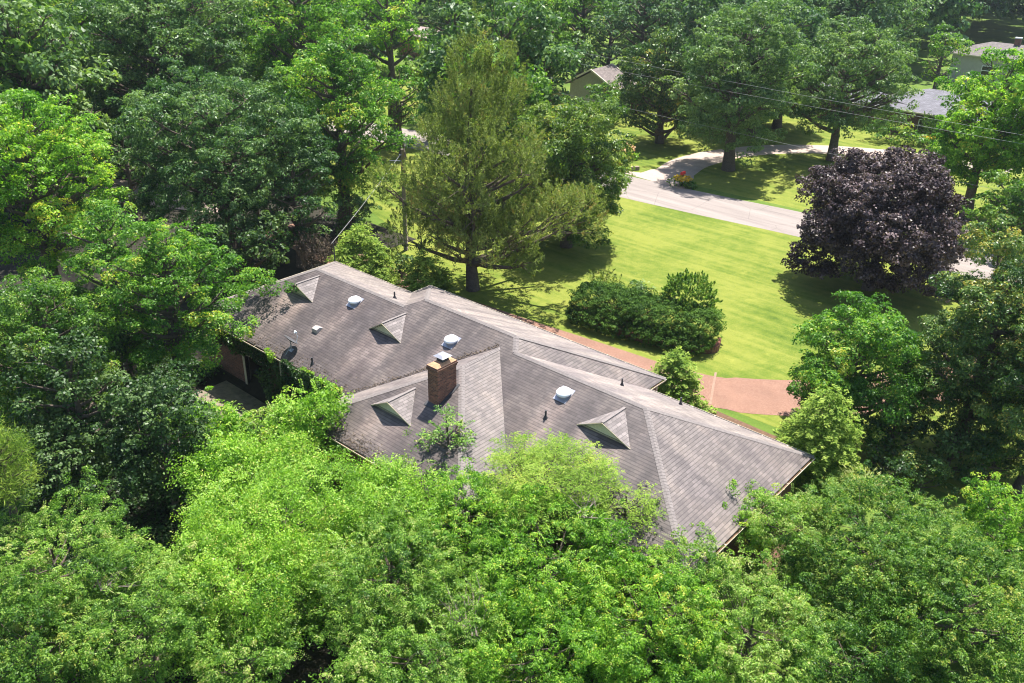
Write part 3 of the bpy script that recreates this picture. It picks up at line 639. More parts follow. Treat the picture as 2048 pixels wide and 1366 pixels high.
# ================================================================ SMALL THINGS
# curved brick planter round the hedge
pl=empty('brick_planter',(10.5,19.2,0),'low curved brick planter wall showing at both ends of the dark clipped hedge','planter')
mb=MB(); pp=smooth_pts([(6.15,20.4),(5.95,19.4),(7.3,19.05),(9.5,19.1),(12.2,19.55),(14.3,20.5),(15.0,21.2),(14.6,22.4)],5)
for i in range(len(pp)-1): mb.obox((*pp[i],.2),(*pp[i+1],.2),.24,.44)
mb.build('wall',BRICK,pl)
# red mailbox
mx=empty('mailbox',(-4.62,49.35,0),'red mailbox on a dark post in the yellow flower bed across the road','mailbox')
mb=MB(); mb.box((-4.67,49.3,0),(-4.57,49.4,1.1)); mb.build('post',simple('dark_post',(.05,.035,.03),.8,.2,6),mx)
mb=MB(); n=8; prof=[(-.13,0),(-.13,.14)]+[(-.13*math.cos(math.pi*i/n),.14+.13*math.sin(math.pi*i/n)) for i in range(1,n)]+[(.13,.14),(.13,0)]
vs=[(-4.62+u,49.35+w_,1.1+v) for w_ in (-.28,.28) for u,v in prof]; k=len(prof)
mb.add(vs,[(i,(i+1)%k,k+(i+1)%k,k+i) for i in range(k)]+[tuple(range(k)),tuple(range(2*k-1,k-1,-1))]); mb.build('box',simple('red_paint',(.62,.03,.04),.4,.1,5),mx)
mb=MB(); mb.box((-4.47,49.3,1.2),(-4.45,49.33,1.45)); mb.box((-4.47,49.33,1.38),(-4.45,49.45,1.45)); mb.build('flag',simple('flag_red',(.7,.05,.05),.5,.1,5),mx)
# stone edging block by the drive mouth
mb=MB(); rr=np.random.default_rng(3)
for i in range(4):
    a=Vector((-11.9+.33*i,48.8+.55*i,.18)); b=a+Vector((.3,.5,0)); mb.obox(a,b,.38+.05*rr.random(),.34+.06*rr.random())
tag(mb.build('retaining_wall',simple('grey_stone',(.22,.17,.14),.9,.4,6,bump=.5)),'low block of dark stone edging at the mouth of the concrete drive','wall')
# utility pole + wires
pole=empty('utility_pole',(-10.89,19.83,0),'weathered wooden utility pole standing between the trees behind the house','utility pole')
mb=MB(); mb.tube([(-10.89,19.83,0),(-10.89,19.83,4),(-10.89,19.83,7.8)],[.17,.15,.12],12); mb.build('shaft',BARKP,pole,True)
mb=MB(); mb.tube([(-10.89,19.7,6.95),(-11.9,19.3,6.85)],.025,6); mb.tube([(-10.89,19.7,7.4),(-10.89,19.55,7.4)],.05,8); mb.build('bracket',METAL,pole)
WIRE=simple('wire_aluminium',(.30,.30,.29),.5,.1,3)
def wire(a,b,sag,r,label,name='service_wire',group=None):
    a,b=Vector(a),Vector(b); pts=[a.lerp(b,i/24)-Vector((0,0,sag*4*(i/24)*(1-i/24))) for i in range(25)]
    mb=MB(); mb.tube(pts,r,5); return tag(mb.build(name,WIRE,None,True),label,'wire',group)
wire((-7.25,10.2,4.1),(-10.89,19.6,7.4),.12,.017,'pale service wire running from the house corner up to the wooden pole')
mb=MB(); mb.tube([(-7.1,10.25,2.4),(-7.1,10.25,4.15)],.04,8); mb.build('service_mast',PIPE,house)
G_='power lines above the road'
wire((-60,51.5,12.3),(60,51.5,9.0),1.0,.011,'topmost of the three thin power lines crossing the trees above the road','power_line',G_)
wire((-60,51.5,10.3),(60,51.5,8.5),.6,.011,'middle one of the three thin power lines crossing above the road','power_line',G_)
wire((-60,51.5,7.4),(60,51.5,4.4),.6,.011,'lowest of the three thin power lines, in front of the spreading oak','power_line',G_)

# ================================================================ OTHER HOUSES
def hip_house(name,x0,x1,y0,y1,wh,sl,rmat,wmat,label,windows=(),gable=False,rot=0,ch=None,ox=0,oy=0,base=0):
    cx,cy=(x0+x1)/2,(y0+y1)/2; root=empty(name,(cx,cy,0),label,'house'); rot_m=Matrix.Translation((cx,cy,0))@Matrix.Rotation(rot,4,'Z')@Matrix.Translation((-cx,-cy,0))
    def B(mb,n,m,par):
        mb.v=[tuple(rot_m@Vector(v)) for v in mb.v]; return mb.build(n,m,par)
    mb=MB(); t=.2; i=.5
    mb.box((x0+i,y0+i,base),(x1-i,y1-i,wh-.02)); B(mb,'wall',wmat,root)
    mb=MB(); r=(y1-y0)/2; e=0 if gable else r; h=wh+sl*r; k=math.sqrt(1+sl*sl)
    A,Bb,C_,D_,P,Q=(x0,y0,wh),(x1,y0,wh),(x1,y1,wh),(x0,y1,wh),(x0+e,y0+r,h),(x1-e,y0+r,h)
    uvy=lambda p:(p[0],p[1]*k); uvn=lambda p:(p[0],-p[1]*k); ux=lambda p:(p[1],p[0]*k)
    fs=[([A,Bb,Q,P],uvy),([C_,D_,P,Q],uvn),([Bb,C_,Q],ux),([D_,A,P],ux)]
    for pts,u in (fs[:2] if gable else fs): mb.add(pts,[tuple(range(len(pts)))],[[u(p) for p in pts]])
    if not gable: mb.add([A,Bb,C_,D_],[(3,2,1,0)])
    rf=B(mb,'roof',rmat,root)
    if gable:
        for X in (x0+i,x1-i): mb=MB(); mb.add([(X,y0+i,wh-.03),(X,y1-i,wh-.03),(X,cy,h-.25)],[(0,1,2)]); B(mb,'gable_end',wmat,root)
        for X in (x0,x1): mb=MB(); mb.obox((X,y0,wh),(X,cy,h),.14,.2); mb.obox((X,y1,wh),(X,cy,h),.14,.2); B(mb,'bargeboard',TRIM,root)
    for a,b in ([((x0,y0),(x1,y0)),((x0,y1),(x1,y1))]+([] if gable else [((x0,y0+.08),(x0,y1-.08)),((x1,y0+.08),(x1,y1-.08))])):
        mb=MB(); mb.obox((*a,wh-.09),(*b,wh-.09),.14,.16); B(mb,'fascia',TRIM,root)
    for (a,b,z0,z1) in windows:
        mb=MB(); y=y0+i-.03
        for z in (z0,(z0+z1)/2,z1): mb.obox((a,y,z),(b,y,z),.06,.09)
        for q in (a,b): mb.obox((q,y,z0),(q,y,z1),.09,.06,(0,1,0))
        w=B(mb,'window',WHITE,root); mb=MB(); mb.box((a+.04,y-.01,z0+.04),(b-.04,y+.02,z1-.04)); B(mb,'pane',DARK,w)
    if ch:
        mb=MB(); x,y,z=ch; mb.box((x-.4,y-.3,wh),(x+.4,y+.3,z)); q=B(mb,'chimney',BRICK,rf)
        mb=MB(); mb.box((x-.45,y-.35,z),(x+.45,y+.35,z+.15)); B(mb,'chimney_cap',WHITE,q)
    return root
SG=plainshingle('slate_grey_shingles',(.17,.165,.195)); SB=plainshingle('brown_shingles',(.20,.16,.15))
hip_house('neighbour_house',-1.5,13.6,85.3,95.5,2.8,.37,SG,brickmat('neighbour_brick',(.17,.07,.05),(.09,.04,.03),(.16,.12,.10)),'brick house with slate grey hipped roof behind the round shrubs across the road',[(4.6,6.2,.7,2.0),(9.3,10.8,.8,2.2)])
hip_house('neighbour_wing',-13,-1.9,86.2,94.2,2.6,.33,SG,BRICK,'lower grey roofed wing of the neighbouring house mostly hidden behind trees',[(-9,-7,.8,2.1),(-4,-2,.8,2.1)])
hip_house('gabled_house',-31.5,-26.2,65.5,72.6,3.6,.55,SB,simple('pale_siding',(.34,.33,.29),.7,.15,5),'brown roofed house with pale gable siding half hidden behind the trees at top',[(-30,-28.8,1,2.2)],gable=True,rot=R_(96))
hip_house('hipped_outbuilding',-29.8,-25.8,73.2,77.0,4.3,.35,SB,BRICK,'small outbuilding with flat brown hipped roof just right of the gabled house',[(-28.5,-27.5,1,2.1)])
hip_house('distant_house',-5,17,125,134,4.2,.35,plainshingle('distant_shingles',(.16,.135,.13)),simple('grey_siding',(.4,.38,.35),.7,.1,5),'long grey brown roofed house in the distance at the upper right edge',[(0,2,1.5,2.8)],ch=(3,129.5,6.6))
hip_house('brick_cottage',-78,-70,79,85,3.6,.35,plainshingle('pinkish_shingles',(.42,.31,.29)),brickmat('orange_brick',(.42,.17,.11),(.30,.12,.08),(.4,.3,.25)),'small orange brick house with pinkish roof glimpsed between trees at top',[(-74,-73,1,2.2)])

# ================================================================ PLANTS
plant('understory_tree','oak',-14.71,17.72,2.60,1.77,1.82,2.40,'low dark tree added in place of shade under the maple by the utility pole','tree',L=0.228,k=10,seed=11,full=.7)  # added tree, covers bright grass where the ground lies in shade
plant('small_tree','oak',-33.00,68.85,6.00,2.55,2.89,3.80,'small dark oak directly left of the gabled house','tree',L=0.376,k=12,seed=12,full=.6)
plant('elm_tree','far',-31.42,74.55,9.00,2.96,2.66,7.40,'hazy elm at the top edge right above the gabled house','tree',L=0.382,k=12,seed=13,full=.6)
plant('maple_tree','leafy',-30.74,37.57,6.50,2.18,3.02,4.30,'fresh green maple between the tall rich green maple and the cedar top','tree',L=0.299,k=12,seed=14,full=.6)
plant('laurel_shrub','ivy',29.57,17.33,1.80,1.59,1.16,1.70,'dark shrub added to deepen the shade under the middle of the tall glossy magnolia','shrub',L=0.162,k=9,seed=15,full=.8)  # added shrub, its dark leaves stand for shaded ground below the crown
plant('laurel_shrub','magnolia',31.35,17.94,1.90,1.68,1.26,1.80,'dark shrub added for shade under the magnolia at the right edge of the picture','shrub',L=0.138,k=9,seed=16,full=.8)  # added dark shrub, stands for shaded ground at the right edge
plant('laurel_shrub','ivy',27.98,14.62,1.30,1.34,0.68,1.20,'low dark shrub added for shade right of the largest young hemlock','shrub',L=0.159,k=8,seed=17,full=.8)  # added dark shrub in place of shade on the grass here
plant('laurel_shrub','green',26.63,16.18,1.60,0.93,0.96,1.50,'mid green shrub between the largest hemlock and the dogwood','shrub',L=0.144,k=8,seed=18,full=.8)
plant('understory_tree','green',-2.87,-10.90,3.60,2.67,2.00,3.40,'shaded low tree at the left edge above the pine tip','tree',L=0.137,k=12,seed=19,full=.7)
plant('understory_tree','ivy',2.05,-11.94,2.60,2.26,1.72,3.10,'dark ivy heap in shade right of the pine tip','tree',L=0.146,k=12,seed=20,full=.7,mass=True)
plant('understory_tree','ivy',-4.18,-5.79,3.80,1.96,2.02,3.60,'dark small tree under the lower left limbs of the hackberry','tree',L=0.174,k=12,seed=21,full=.7)
plant('understory_tree','ivy',-0.01,-6.53,2.60,1.62,1.35,2.60,'dark shrub in shade between the hackberry and the two ivy heaps','shrub',L=0.165,k=10,seed=22,full=.7)
plant('viburnum_shrub','ligustrum',25.61,0.93,2.60,1.56,0.74,3.20,'pale green shrub hiding the lowest corner of the right hip roof','shrub',L=0.088,k=10,seed=23,mass=True)
plant('laurel_shrub','ivy',27.00,16.89,2.00,1.40,1.44,1.90,'dark laurel between the dogwood and the tall glossy magnolia','shrub',L=0.166,k=9,seed=24)
plant('laurel_shrub','magnolia',29.12,15.21,1.40,1.33,0.68,1.30,'low dark shrub at the foot of the tall glossy magnolia','shrub',L=0.137,k=8,seed=25,full=.82,dens=1.7)
plant('magnolia_tree','magnolia',32.70,18.57,6.00,2.75,4.61,5.70,'dark magnolia added mostly beyond the right edge of the picture to cast shade','tree',L=0.131,k=20,seed=26,full=.82,dens=1.7)  # added tree, mostly out of view, to shade the ground at right
plant('maple_tree','green',-33.59,44.51,8.00,3.09,4.00,5.80,'green maple left of the cedar tip below the small orange brick house','tree',L=0.319,k=12,seed=27)
plant('understory_tree','oak',-23.63,15.21,5.00,2.67,3.18,4.00,'shaded small oak below the right side of the hollow oak','tree',L=0.236,k=10,seed=28)
plant('understory_tree','ivy',-31.74,9.12,5.00,2.70,2.78,4.00,'dark small tree between the yellowing tree and the hollow oak','tree',L=0.274,k=10,seed=29)
plant('elm_tree','green',-7.02,-6.48,4.50,2.00,2.36,4.00,'middle green elm in shade left of the hackberry','tree',L=0.154,k=12,seed=30)
plant('oak_tree','oak',-18.39,9.70,8.20,7.24,5.59,6.00,'large grey green oak with a dark hollow in its crown above the pale paving','tree',L=0.208,k=26,seed=31)
plant('oak_tree','oak',-41.01,18.51,12.00,9.94,6.59,10.40,'broad grey green oak filling the top left of the picture behind the hollow oak','tree',L=0.267,k=26,seed=32)
plant('oak_tree','green',-48.45,10.60,13.00,7.21,5.65,11.40,'dark oak in the top left corner of the picture','tree',L=0.262,k=22,seed=33)
plant('maple_tree','leafy',-33.33,28.09,13.00,5.73,5.91,11.40,'bright leafed maple at the top, right of the broad grey green oak','tree',L=0.273,k=20,seed=34)
plant('maple_tree','leafy',-18.16,19.82,8.50,5.22,7.39,7.39,'tall rich green maple rising beside the utility pole on its left','tree',L=0.231,k=24,seed=35)
plant('maple_tree','bright',-35.14,40.16,12.00,4.20,5.10,10.40,'light green tree at the top directly left of the small orange brick house','tree',L=0.305,k=14,seed=36)
plant('hickory_tree','bright',-18.56,-2.87,9.00,5.48,5.65,7.40,'bright yellow green tree with yellowing leaves at the left edge','tree',L=0.179,k=26,seed=37)
plant('hickory_tree','leafy',-7.51,-3.92,7.50,2.53,2.90,5.30,'bright green leaning crown just below the yellowing tree at left','tree',L=0.157,k=14,seed=38)
plant('hackberry_tree','leafy',-2.10,-3.59,6.00,3.66,4.87,4.87,'bright green hackberry whose branches overhang the garage roof corner','tree',L=0.149,k=26,seed=39,extra_lobes=[((-3.2,1.6,4.9),(1.3,1.3,.8)),((-2.6,2.4,4.7),(.7,.7,.4))])
plant('elm_tree','green',-2.77,-9.63,6.50,3.29,2.56,4.30,'dark green elm in the shade at the left edge below the bright trees','tree',L=0.136,k=18,seed=40)
plant('understory_tree','ivy',-13.16,7.22,3.60,3.87,2.22,3.00,'dark low tree in deep shade behind the left end of the roof','tree',L=0.229,k=14,seed=41)
plant('understory_tree','oak',-13.93,12.36,5.00,3.06,3.92,3.92,'dark grey green small tree between the hollow oak and the utility pole','tree',L=0.211,k=14,seed=42)
plant('bare_shrub','bare',-10.70,11.23,2.00,1.50,1.35,1.70,'brownish half bare shrub at the far left corner of the house','shrub',L=0.206,k=8,seed=43)
plant('ivy_covered_tree','ivy',1.00,-10.19,4.60,2.52,3.40,4.50,'ivy smothered dark tree left of the hackberry','tree',L=0.149,k=14,seed=44)
plant('ivy_covered_tree','ivy',4.57,-8.24,3.20,1.99,3.03,3.80,'ivy smothered trunk and shrub in shade left of the patio','tree',L=0.149,k=12,seed=45,mass=True)
plant('pine_tree','pine',6.76,-15.18,6.50,1.35,1.84,1.84,'light green pine tip at the left edge of the picture','tree',L=0.208,k=14,seed=46)
plant('vine_thicket','ligustrum',9.54,-15.06,3.60,2.76,1.24,4.20,'vine covered thicket below the dark shaded hollow at lower left','thicket',L=0.088,k=16,seed=47,mass=True)
plant('vine_thicket','green',11.67,-16.97,2.80,2.48,1.17,3.40,'green thicket in the bottom left corner of the picture','thicket',L=0.088,k=14,seed=48,mass=True)
plant('vine_thicket','ligustrum',13.24,-13.90,2.90,2.42,1.32,3.50,'mixed green thicket at the bottom between the corner thicket and the dark gap','thicket',L=0.088,k=14,seed=49,mass=True)
plant('vine_mound','vine',12.29,-7.97,3.00,3.44,1.56,3.60,'big dome of bright yellow green creeper, the brightest plant in the foreground','vine',L=0.084,k=22,seed=50,mass=True)
plant('vine_mound','vine',8.20,-7.70,2.60,1.51,1.70,3.20,'smaller bright creeper mound left of the big bright dome, next to the dark gap','vine',L=0.118,k=12,seed=51,mass=True)
plant('shrub','vine',7.68,-2.91,2.70,1.59,1.88,3.30,'dense bright green shrub against the left corner of the near wing roof','shrub',L=0.129,k=12,seed=52,mass=True)
plant('photinia_shrub','ligustrum',4.74,-3.50,1.50,1.66,0.70,2.10,'shrub with reddish young leaves at the edge of the patio','shrub',L=0.143,k=10,seed=53,mass=True)
plant('shrub','bright',3.55,-5.97,2.20,1.68,1.23,2.80,'leafy green shrub at the left end of the patio','shrub',L=0.138,k=12,seed=54,mass=True)
plant('vine_mound','vine',14.92,-4.06,3.00,2.30,1.04,3.60,'bright creeper mound under the near wing gutter','vine',L=0.084,k=14,seed=55,mass=True)
plant('vine_thicket','bright',17.65,-3.17,3.20,1.95,1.06,3.80,'bright green thicket between the creeper mound and the feathery mimosa','thicket',L=0.088,k=14,seed=56,mass=True)
plant('mimosa_tree','mimosa',19.20,-0.12,4.10,2.85,1.27,1.27,'feathery yellow green mimosa spreading over the right section of the roof','tree',L=0.112,k=13,seed=57,dens=.75,core=False)
plant('mimosa_tree','mimosa',22.17,0.95,3.70,1.58,0.75,0.75,'low right hand limb clump of feathery mimosa beside the hip of the roof','tree',L=0.109,k=7,seed=58,dens=.75,core=False)
plant('ailanthus_sapling','ailanthus',14.31,-0.83,4.00,1.22,1.32,1.32,'open sapling with pale leaflets standing in front of the brick chimney','tree',L=0.126,k=8,seed=59,dens=1.0,core=False)
plant('privet_shrub','bright',21.81,-2.83,3.20,2.96,1.41,3.80,'pale green privet in the middle foreground below the mimosa','shrub',L=0.088,k=16,seed=60,mass=True)
plant('privet_shrub','ligustrum',17.77,-7.01,2.70,2.59,1.59,3.30,'pale green privet below the creeper mounds, above the bottom dark gap','shrub',L=0.088,k=16,seed=61,mass=True)
plant('vine_thicket','vine',14.12,-10.88,2.60,2.30,1.52,3.20,'tangled vines on the slope directly below the big bright dome','thicket',L=0.084,k=16,seed=62,mass=True)
plant('weed_thicket','ligustrum',16.57,-12.23,1.80,1.75,0.90,2.40,'low green thicket at the bottom edge left of the bottom centre','thicket',L=0.088,k=12,seed=63,mass=True)
plant('privet_shrub','ligustrum',20.59,-8.36,2.20,2.56,1.33,2.80,'grey green privet at the bottom centre with dead twigs above it','shrub',L=0.088,k=14,seed=64,mass=True)
plant('privet_shrub','bright',23.53,-5.96,2.20,2.55,1.34,2.80,'bright green shrub at the bottom edge right of centre','shrub',L=0.088,k=14,seed=65,mass=True)
plant('holly_shrub','bright',25.59,-2.34,2.70,2.72,1.35,3.30,'bright leafy shrub below the lower corner of the right hip roof','shrub',L=0.088,k=16,seed=66,mass=True)
plant('holly_shrub','ligustrum',28.48,-0.67,2.50,2.44,1.43,3.10,'loose shrub with yellowish gaps along the bottom edge at right','shrub',L=0.088,k=14,seed=67,mass=True)
plant('viburnum_shrub','ligustrum',27.00,5.09,2.80,1.78,1.19,3.40,'pale green shrub touching the right gutter of the house','shrub',L=0.088,k=12,seed=68,mass=True)
plant('thicket_tree','green',30.07,6.39,3.00,3.37,1.50,3.60,'rounded green small tree filling the lower right, right of the house corner','tree',L=0.088,k=18,seed=69,mass=True)
plant('thicket_tree','green',33.42,4.99,2.80,3.00,1.87,3.40,'dark leaved dense thicket in the bottom right corner','thicket',L=0.088,k=18,seed=70,mass=True)
plant('weed_thicket','green',31.30,1.08,2.00,2.10,1.03,2.60,'low thicket at the bottom edge left of the corner thicket','thicket',L=0.088,k=12,seed=71,mass=True)
plant('viburnum_shrub','bright',25.63,4.96,2.50,1.00,0.84,3.10,'small bright shrub creeping over the lowest visible gutter of the right hip roof','shrub',L=0.088,k=8,seed=72,mass=True)
plant('thicket_tree','bright',33.38,11.50,2.60,1.53,1.44,3.20,'bright small tree at the right edge below the big magnolia','tree',L=0.088,k=10,seed=73,mass=True)
plant('dogwood_tree','leafy',24.44,17.58,4.20,3.39,3.13,3.60,'rounded green dogwood growing beside the bend of the brick coloured drive','tree',L=0.148,k=20,seed=74,full=.82,dens=1.7)
plant('magnolia_tree','magnolia',29.28,20.02,5.30,3.44,6.42,5.00,'tall dark glossy magnolia at the right edge of the picture','tree',L=0.142,k=26,seed=75,full=.82,dens=1.7)
plant('elm_tree','bright',18.37,57.97,8.00,4.98,6.20,6.20,'light green elm at the right edge above the purple tree','tree',L=0.247,k=24,seed=76,full=.6,dens=1.25)
plant('elm_tree','green',24.50,44.15,5.50,3.01,3.28,3.30,'lower green tree at the right edge between the elm and the magnolia','tree',L=0.207,k=14,seed=77)
plant('purple_maple','purple',18.02,37.17,5.30,5.79,4.62,5.20,'round dark purple leaved maple on the front lawn','tree',L=0.173,k=34,seed=78,full=.82,dens=1.7)
plant('oak_tree','pale',-4.08,57.32,8.60,7.00,8.20,7.60,'tall pale grey green oak standing on the lawn inside the curved concrete drive','tree',L=0.289,k=26,seed=79)
plant('willow_oak','pale',1.93,68.37,8.00,6.86,6.29,6.29,'wide airy willow oak in front of the slate grey neighbouring roof','tree',L=0.303,k=26,seed=80,dens=.85)
plant('magnolia_tree','magnolia',-14.94,61.49,6.30,4.81,6.51,6.10,'dark magnolia on the far lawn left of the tall pale oak','tree',L=0.323,k=18,seed=81,full=.82,dens=1.7)
plant('small_tree','green',-24.99,64.72,3.20,2.64,2.10,2.10,'small green tree in front of the gabled house at top','tree',L=0.355,k=10,seed=82)
plant('magnolia_tree','magnolia',-2.50,28.97,5.90,4.79,6.27,5.80,'magnolia with yellow tipped leaves right behind the big cedar','tree',L=0.225,k=28,seed=83,matkey='magnoliapale',full=.82,dens=1.7)
plant('oak_tree','oak',-40.32,55.57,11.00,5.13,4.99,9.40,'dark oak at the top edge directly behind the tip of the cedar','tree',L=0.353,k=16,seed=84)
plant('oak_tree','green',-29.41,55.44,11.00,5.34,6.63,9.40,'dark tree at the top between the cedar tip and the gabled house','tree',L=0.331,k=18,seed=85)
plant('oak_tree','green',-37.80,76.52,10.50,4.81,3.95,8.90,'green oak at the top edge left of the gabled house','tree',L=0.396,k=14,seed=86)
plant('oak_tree','far',-29.89,79.34,11.00,5.31,3.84,9.40,'hazy dark tree at the top edge above the flat roofed outbuilding','tree',L=0.386,k=14,seed=87)
plant('oak_tree','far',-26.61,87.51,11.00,5.16,4.64,9.40,'hazy tree at the top edge left of the tall pale oak','tree',L=0.399,k=14,seed=88)
plant('oak_tree','far',-20.69,110.63,9.50,6.43,5.14,7.90,'hazy dark tree at the top edge between the pale oak and the willow oak','tree',L=0.400,k=14,seed=89)
plant('poplar_tree','pale',-10.60,111.88,8.50,6.55,5.31,6.30,'light grey green poplar rising behind the willow oak','tree',L=0.400,k=16,seed=90)
plant('maple_tree','green',-0.07,105.12,6.50,2.86,4.08,4.30,'small dark maple directly above the slate grey neighbouring roof','tree',L=0.394,k=10,seed=91)
plant('clipped_shrub','juniper',6.46,84.39,1.00,2.21,0.93,1.00,'wide clipped dark green shrub under the neighbour house windows','shrub',L=0.342,k=6,seed=92)
plant('clipped_shrub','hemlock',8.35,79.18,0.75,1.05,0.80,0.75,'ball shaped clipped shrub with reddish top beside the curved drive','shrub',L=0.326,k=5,seed=93)
plant('hedge_shrub','green',3.33,80.86,1.00,2.52,0.93,1.00,'long dark green hedge shrub left of the clipped one before the neighbour house','shrub',L=0.340,k=7,seed=94)
plant('golden_shrub','mimosa',6.00,80.91,0.45,0.98,0.46,0.45,'low golden green shrub between the hedge shrub and the ball shrub','shrub',L=0.319,k=4,seed=95)
plant('golden_shrub','mimosa',11.99,74.21,1.40,2.08,1.49,1.40,'larger golden green shrub right of the ball shrub at the drive','shrub',L=0.291,k=7,seed=96)
plant('small_shrub','pale',8.07,23.26,1.40,0.83,0.44,1.40,'light green shrub in the gap between the brown tipped and the round shrub','shrub',L=0.198,k=5,seed=97)
plant('small_shrub','ivy',-7.43,16.12,0.90,0.76,0.70,0.90,'small dark round shrub between the two hemlocks at the far roof edge','shrub',L=0.245,k=6,seed=98)
# the big red cedar: trunk, irregular cone of upright sprays
def cedar_lobes():
    rng=np.random.default_rng(77); L=[]; x,y=-1.5,18.3
    for i in range(70):
        v=(i+.5)/70; z=3.0+12.6*v; env=5.9*(1-v**1.5)**.62*(1+.28*math.sin(i*1.3))*(1 if v>.12 else .85)
        a=i*2.39996+rng.normal()*.4; r=env*rng.uniform(.30,1.0); lr=rng.uniform(.75,1.65)*(1-.45*v)
        L.append(((x+r*math.cos(a)-.6*v,y+r*math.sin(a),z+rng.normal()*.3),(lr,lr,lr*1.15)))
    for v in (.0,.33,.66,1.): L.append(((x-.5,y,14.2+2.9*v),(.75-.45*v,)*2+(.9,)))
    for v in (.0,.5,1.): L.append(((x+1.2,y+1.6,13.0+2.2*v),(.8-.5*v,)*2+(.9,)))
    return L
plant('cedar_tree','cedar',-2.0,17.9,9.5,5.5,7.4,6.5,'tall olive green cedar with dark trunk, tallest tree beside the house','tree',L=.23,k=10,seed=500,lobes=cedar_lobes(),tr=.40,dens=.95,clump=.40)
# clipped yew hedge (one dense dark mass with feathery top) and its companions
hl=[]; rng_=np.random.default_rng(8)
for i in range(15):
    q=i/14; x=6.6+7.4*q; y=19.5+1.5*q**1.6; b_=.12*math.sin(i*1.9)
    hl.append(((x,y,1.15+b_),(1.0,1.1,.95))); hl.append(((x+.05,y-.7,.6),(.9,.85,.62))); hl.append(((x-.25,y+1.1,1.25-b_),(1.0,1.0,.95))); hl.append(((x,y+.4,1.7+b_*.8),(.8,.7,.45)))
plant('yew_hedge','yew',10.5,20.2,1.2,4,1.2,1.2,'long dark green yew hedge with feathery top inside the brick planter','hedge',L=.13,seed=501,lobes=hl,tr=.12,dens=2.2,clump=.17)
plant('round_shrub','juniper',12.1,22.6,1.5,1.7,1.5,1.5,'round fine leaved brighter green shrub standing behind the yew hedge','shrub',L=.17,seed=502,trunk=False,wr=.3,dens=2.2,matkey='green',lobes=[((12.1,22.6,1.9),(1.55,1.55,1.6)),((12.3,22.5,2.7),(1.1,1.1,.95)),((11.6,22.8,2.5),(1.0,1.0,.9))],clump=.15)
plant('juniper_shrub','juniper',6.3,21.9,1.2,1.2,1.0,1.1,'shrub with rusty brown tips at the left end of the yew hedge','shrub',L=.2,k=6,seed=503,trunk=False,matkey='cedar',wr=.3)
# young hemlocks round the house
HG='young hemlocks planted round the house'
def hem(x,y,R,h,label,seed,L=.2): plant('hemlock_tree','hemlock',x,y,h/2,R,h/2,h/2,label,'tree',HG,L=L,seed=seed,conic=True,tr=.09,dens=3.6,lobes=[((x,y,h/2),(R,R,h/2.2))])
hem(25.3,12.0,2.15,5.6,'largest young hemlock, at the right hand corner of the house',510,.17)
hem(16.5,13.9,1.7,3.5,'yellow green young hemlock beside the porch roof corner and the drive',511)
hem(-2.0,13.5,1.9,4.4,'young hemlock at the far roof edge left of the cedar trunk',512,.22)
hem(-8.2,13.2,2.5,4.6,'young hemlock by the far left corner of the roof near the service wire',513,.22)
# flower beds
def bed(name,x,y,R,h,label,sd,mk,spec='green',L=.3):
    r=plant(name,spec,x,y,h*.5,R,h*.5,h*.5,label,'flower bed',L=L,k=9,seed=sd,trunk=False)
    rng=np.random.default_rng(sd); n=int(260*R); a=rng.uniform(0,6.28,n); q=R*np.sqrt(rng.random(n))*.95
    c=np.stack([x+q*np.cos(a),y+q*np.sin(a),h*(.85+.25*rng.random(n))],1)
    me=leaf_mesh('blossom',c,rng.normal(size=(n,3))*.4+np.array([0,0,1]),rng.normal(size=(n,3)),.20*np.ones(n),.18*np.ones(n),.5+rng.normal(0,.2,n),LM[mk],(x,y,0))
    leaf_obj('blossom',me,r); return r
bed('flower_bed',-4.3,48.9,.95,.9,'bed of yellow flowers round the red mailbox',520,'floweryellow')
bed('flower_bed',-14.2,52.6,1.7,1.3,'bed of orange and pink flowers on the far lawn behind the magnolia',521,'flowerorange','bright')
bed('flower_bed',7.0,82.0,.9,1.0,'low leafy bed by the wall of the neighbour house',522,'floweryellow')
# pampas like grass clump at the right
def grass_clump(name,x,y,z0,n,h,label,sd,mk='plume'):
    rng=np.random.default_rng(sd); root=empty(name,(x,y,z0),label,'grass'); a=rng.uniform(0,6.28,n); C=[];D=[];Nn=[];Ls=[]
    for i in range(n):
        d=np.array([math.cos(a[i]),math.sin(a[i]),0]); p=np.zeros(3); tilt=rng.uniform(.05,.5); hh=h*rng.uniform(.6,1)
        for k in range(6):
            e=np.array([0,0,1.])*math.cos(tilt)+d*math.sin(tilt); p2=p+e*hh/6; C.append((p+p2)/2+np.array([x,y,z0])); D.append(e); Nn.append(np.cross(e,np.cross(d,e))+rng.normal(size=3)*.2); Ls.append(hh/5); p=p2; tilt+=.28
    C,D,Nn,Ls=map(np.array,(C,D,Nn,Ls)); me=leaf_mesh('blades',C,Nn,D,Ls,np.full(len(C),.05),np.full(len(C),.5)+rng.normal(0,.2,len(C)),LM[mk],(x,y,z0)); leaf_obj('blades',me,root)
grass_clump('pampas_grass',28.3,9.6,2.4,150,1.8,'clump of tall pale arching grass behind the lower right thicket',530)
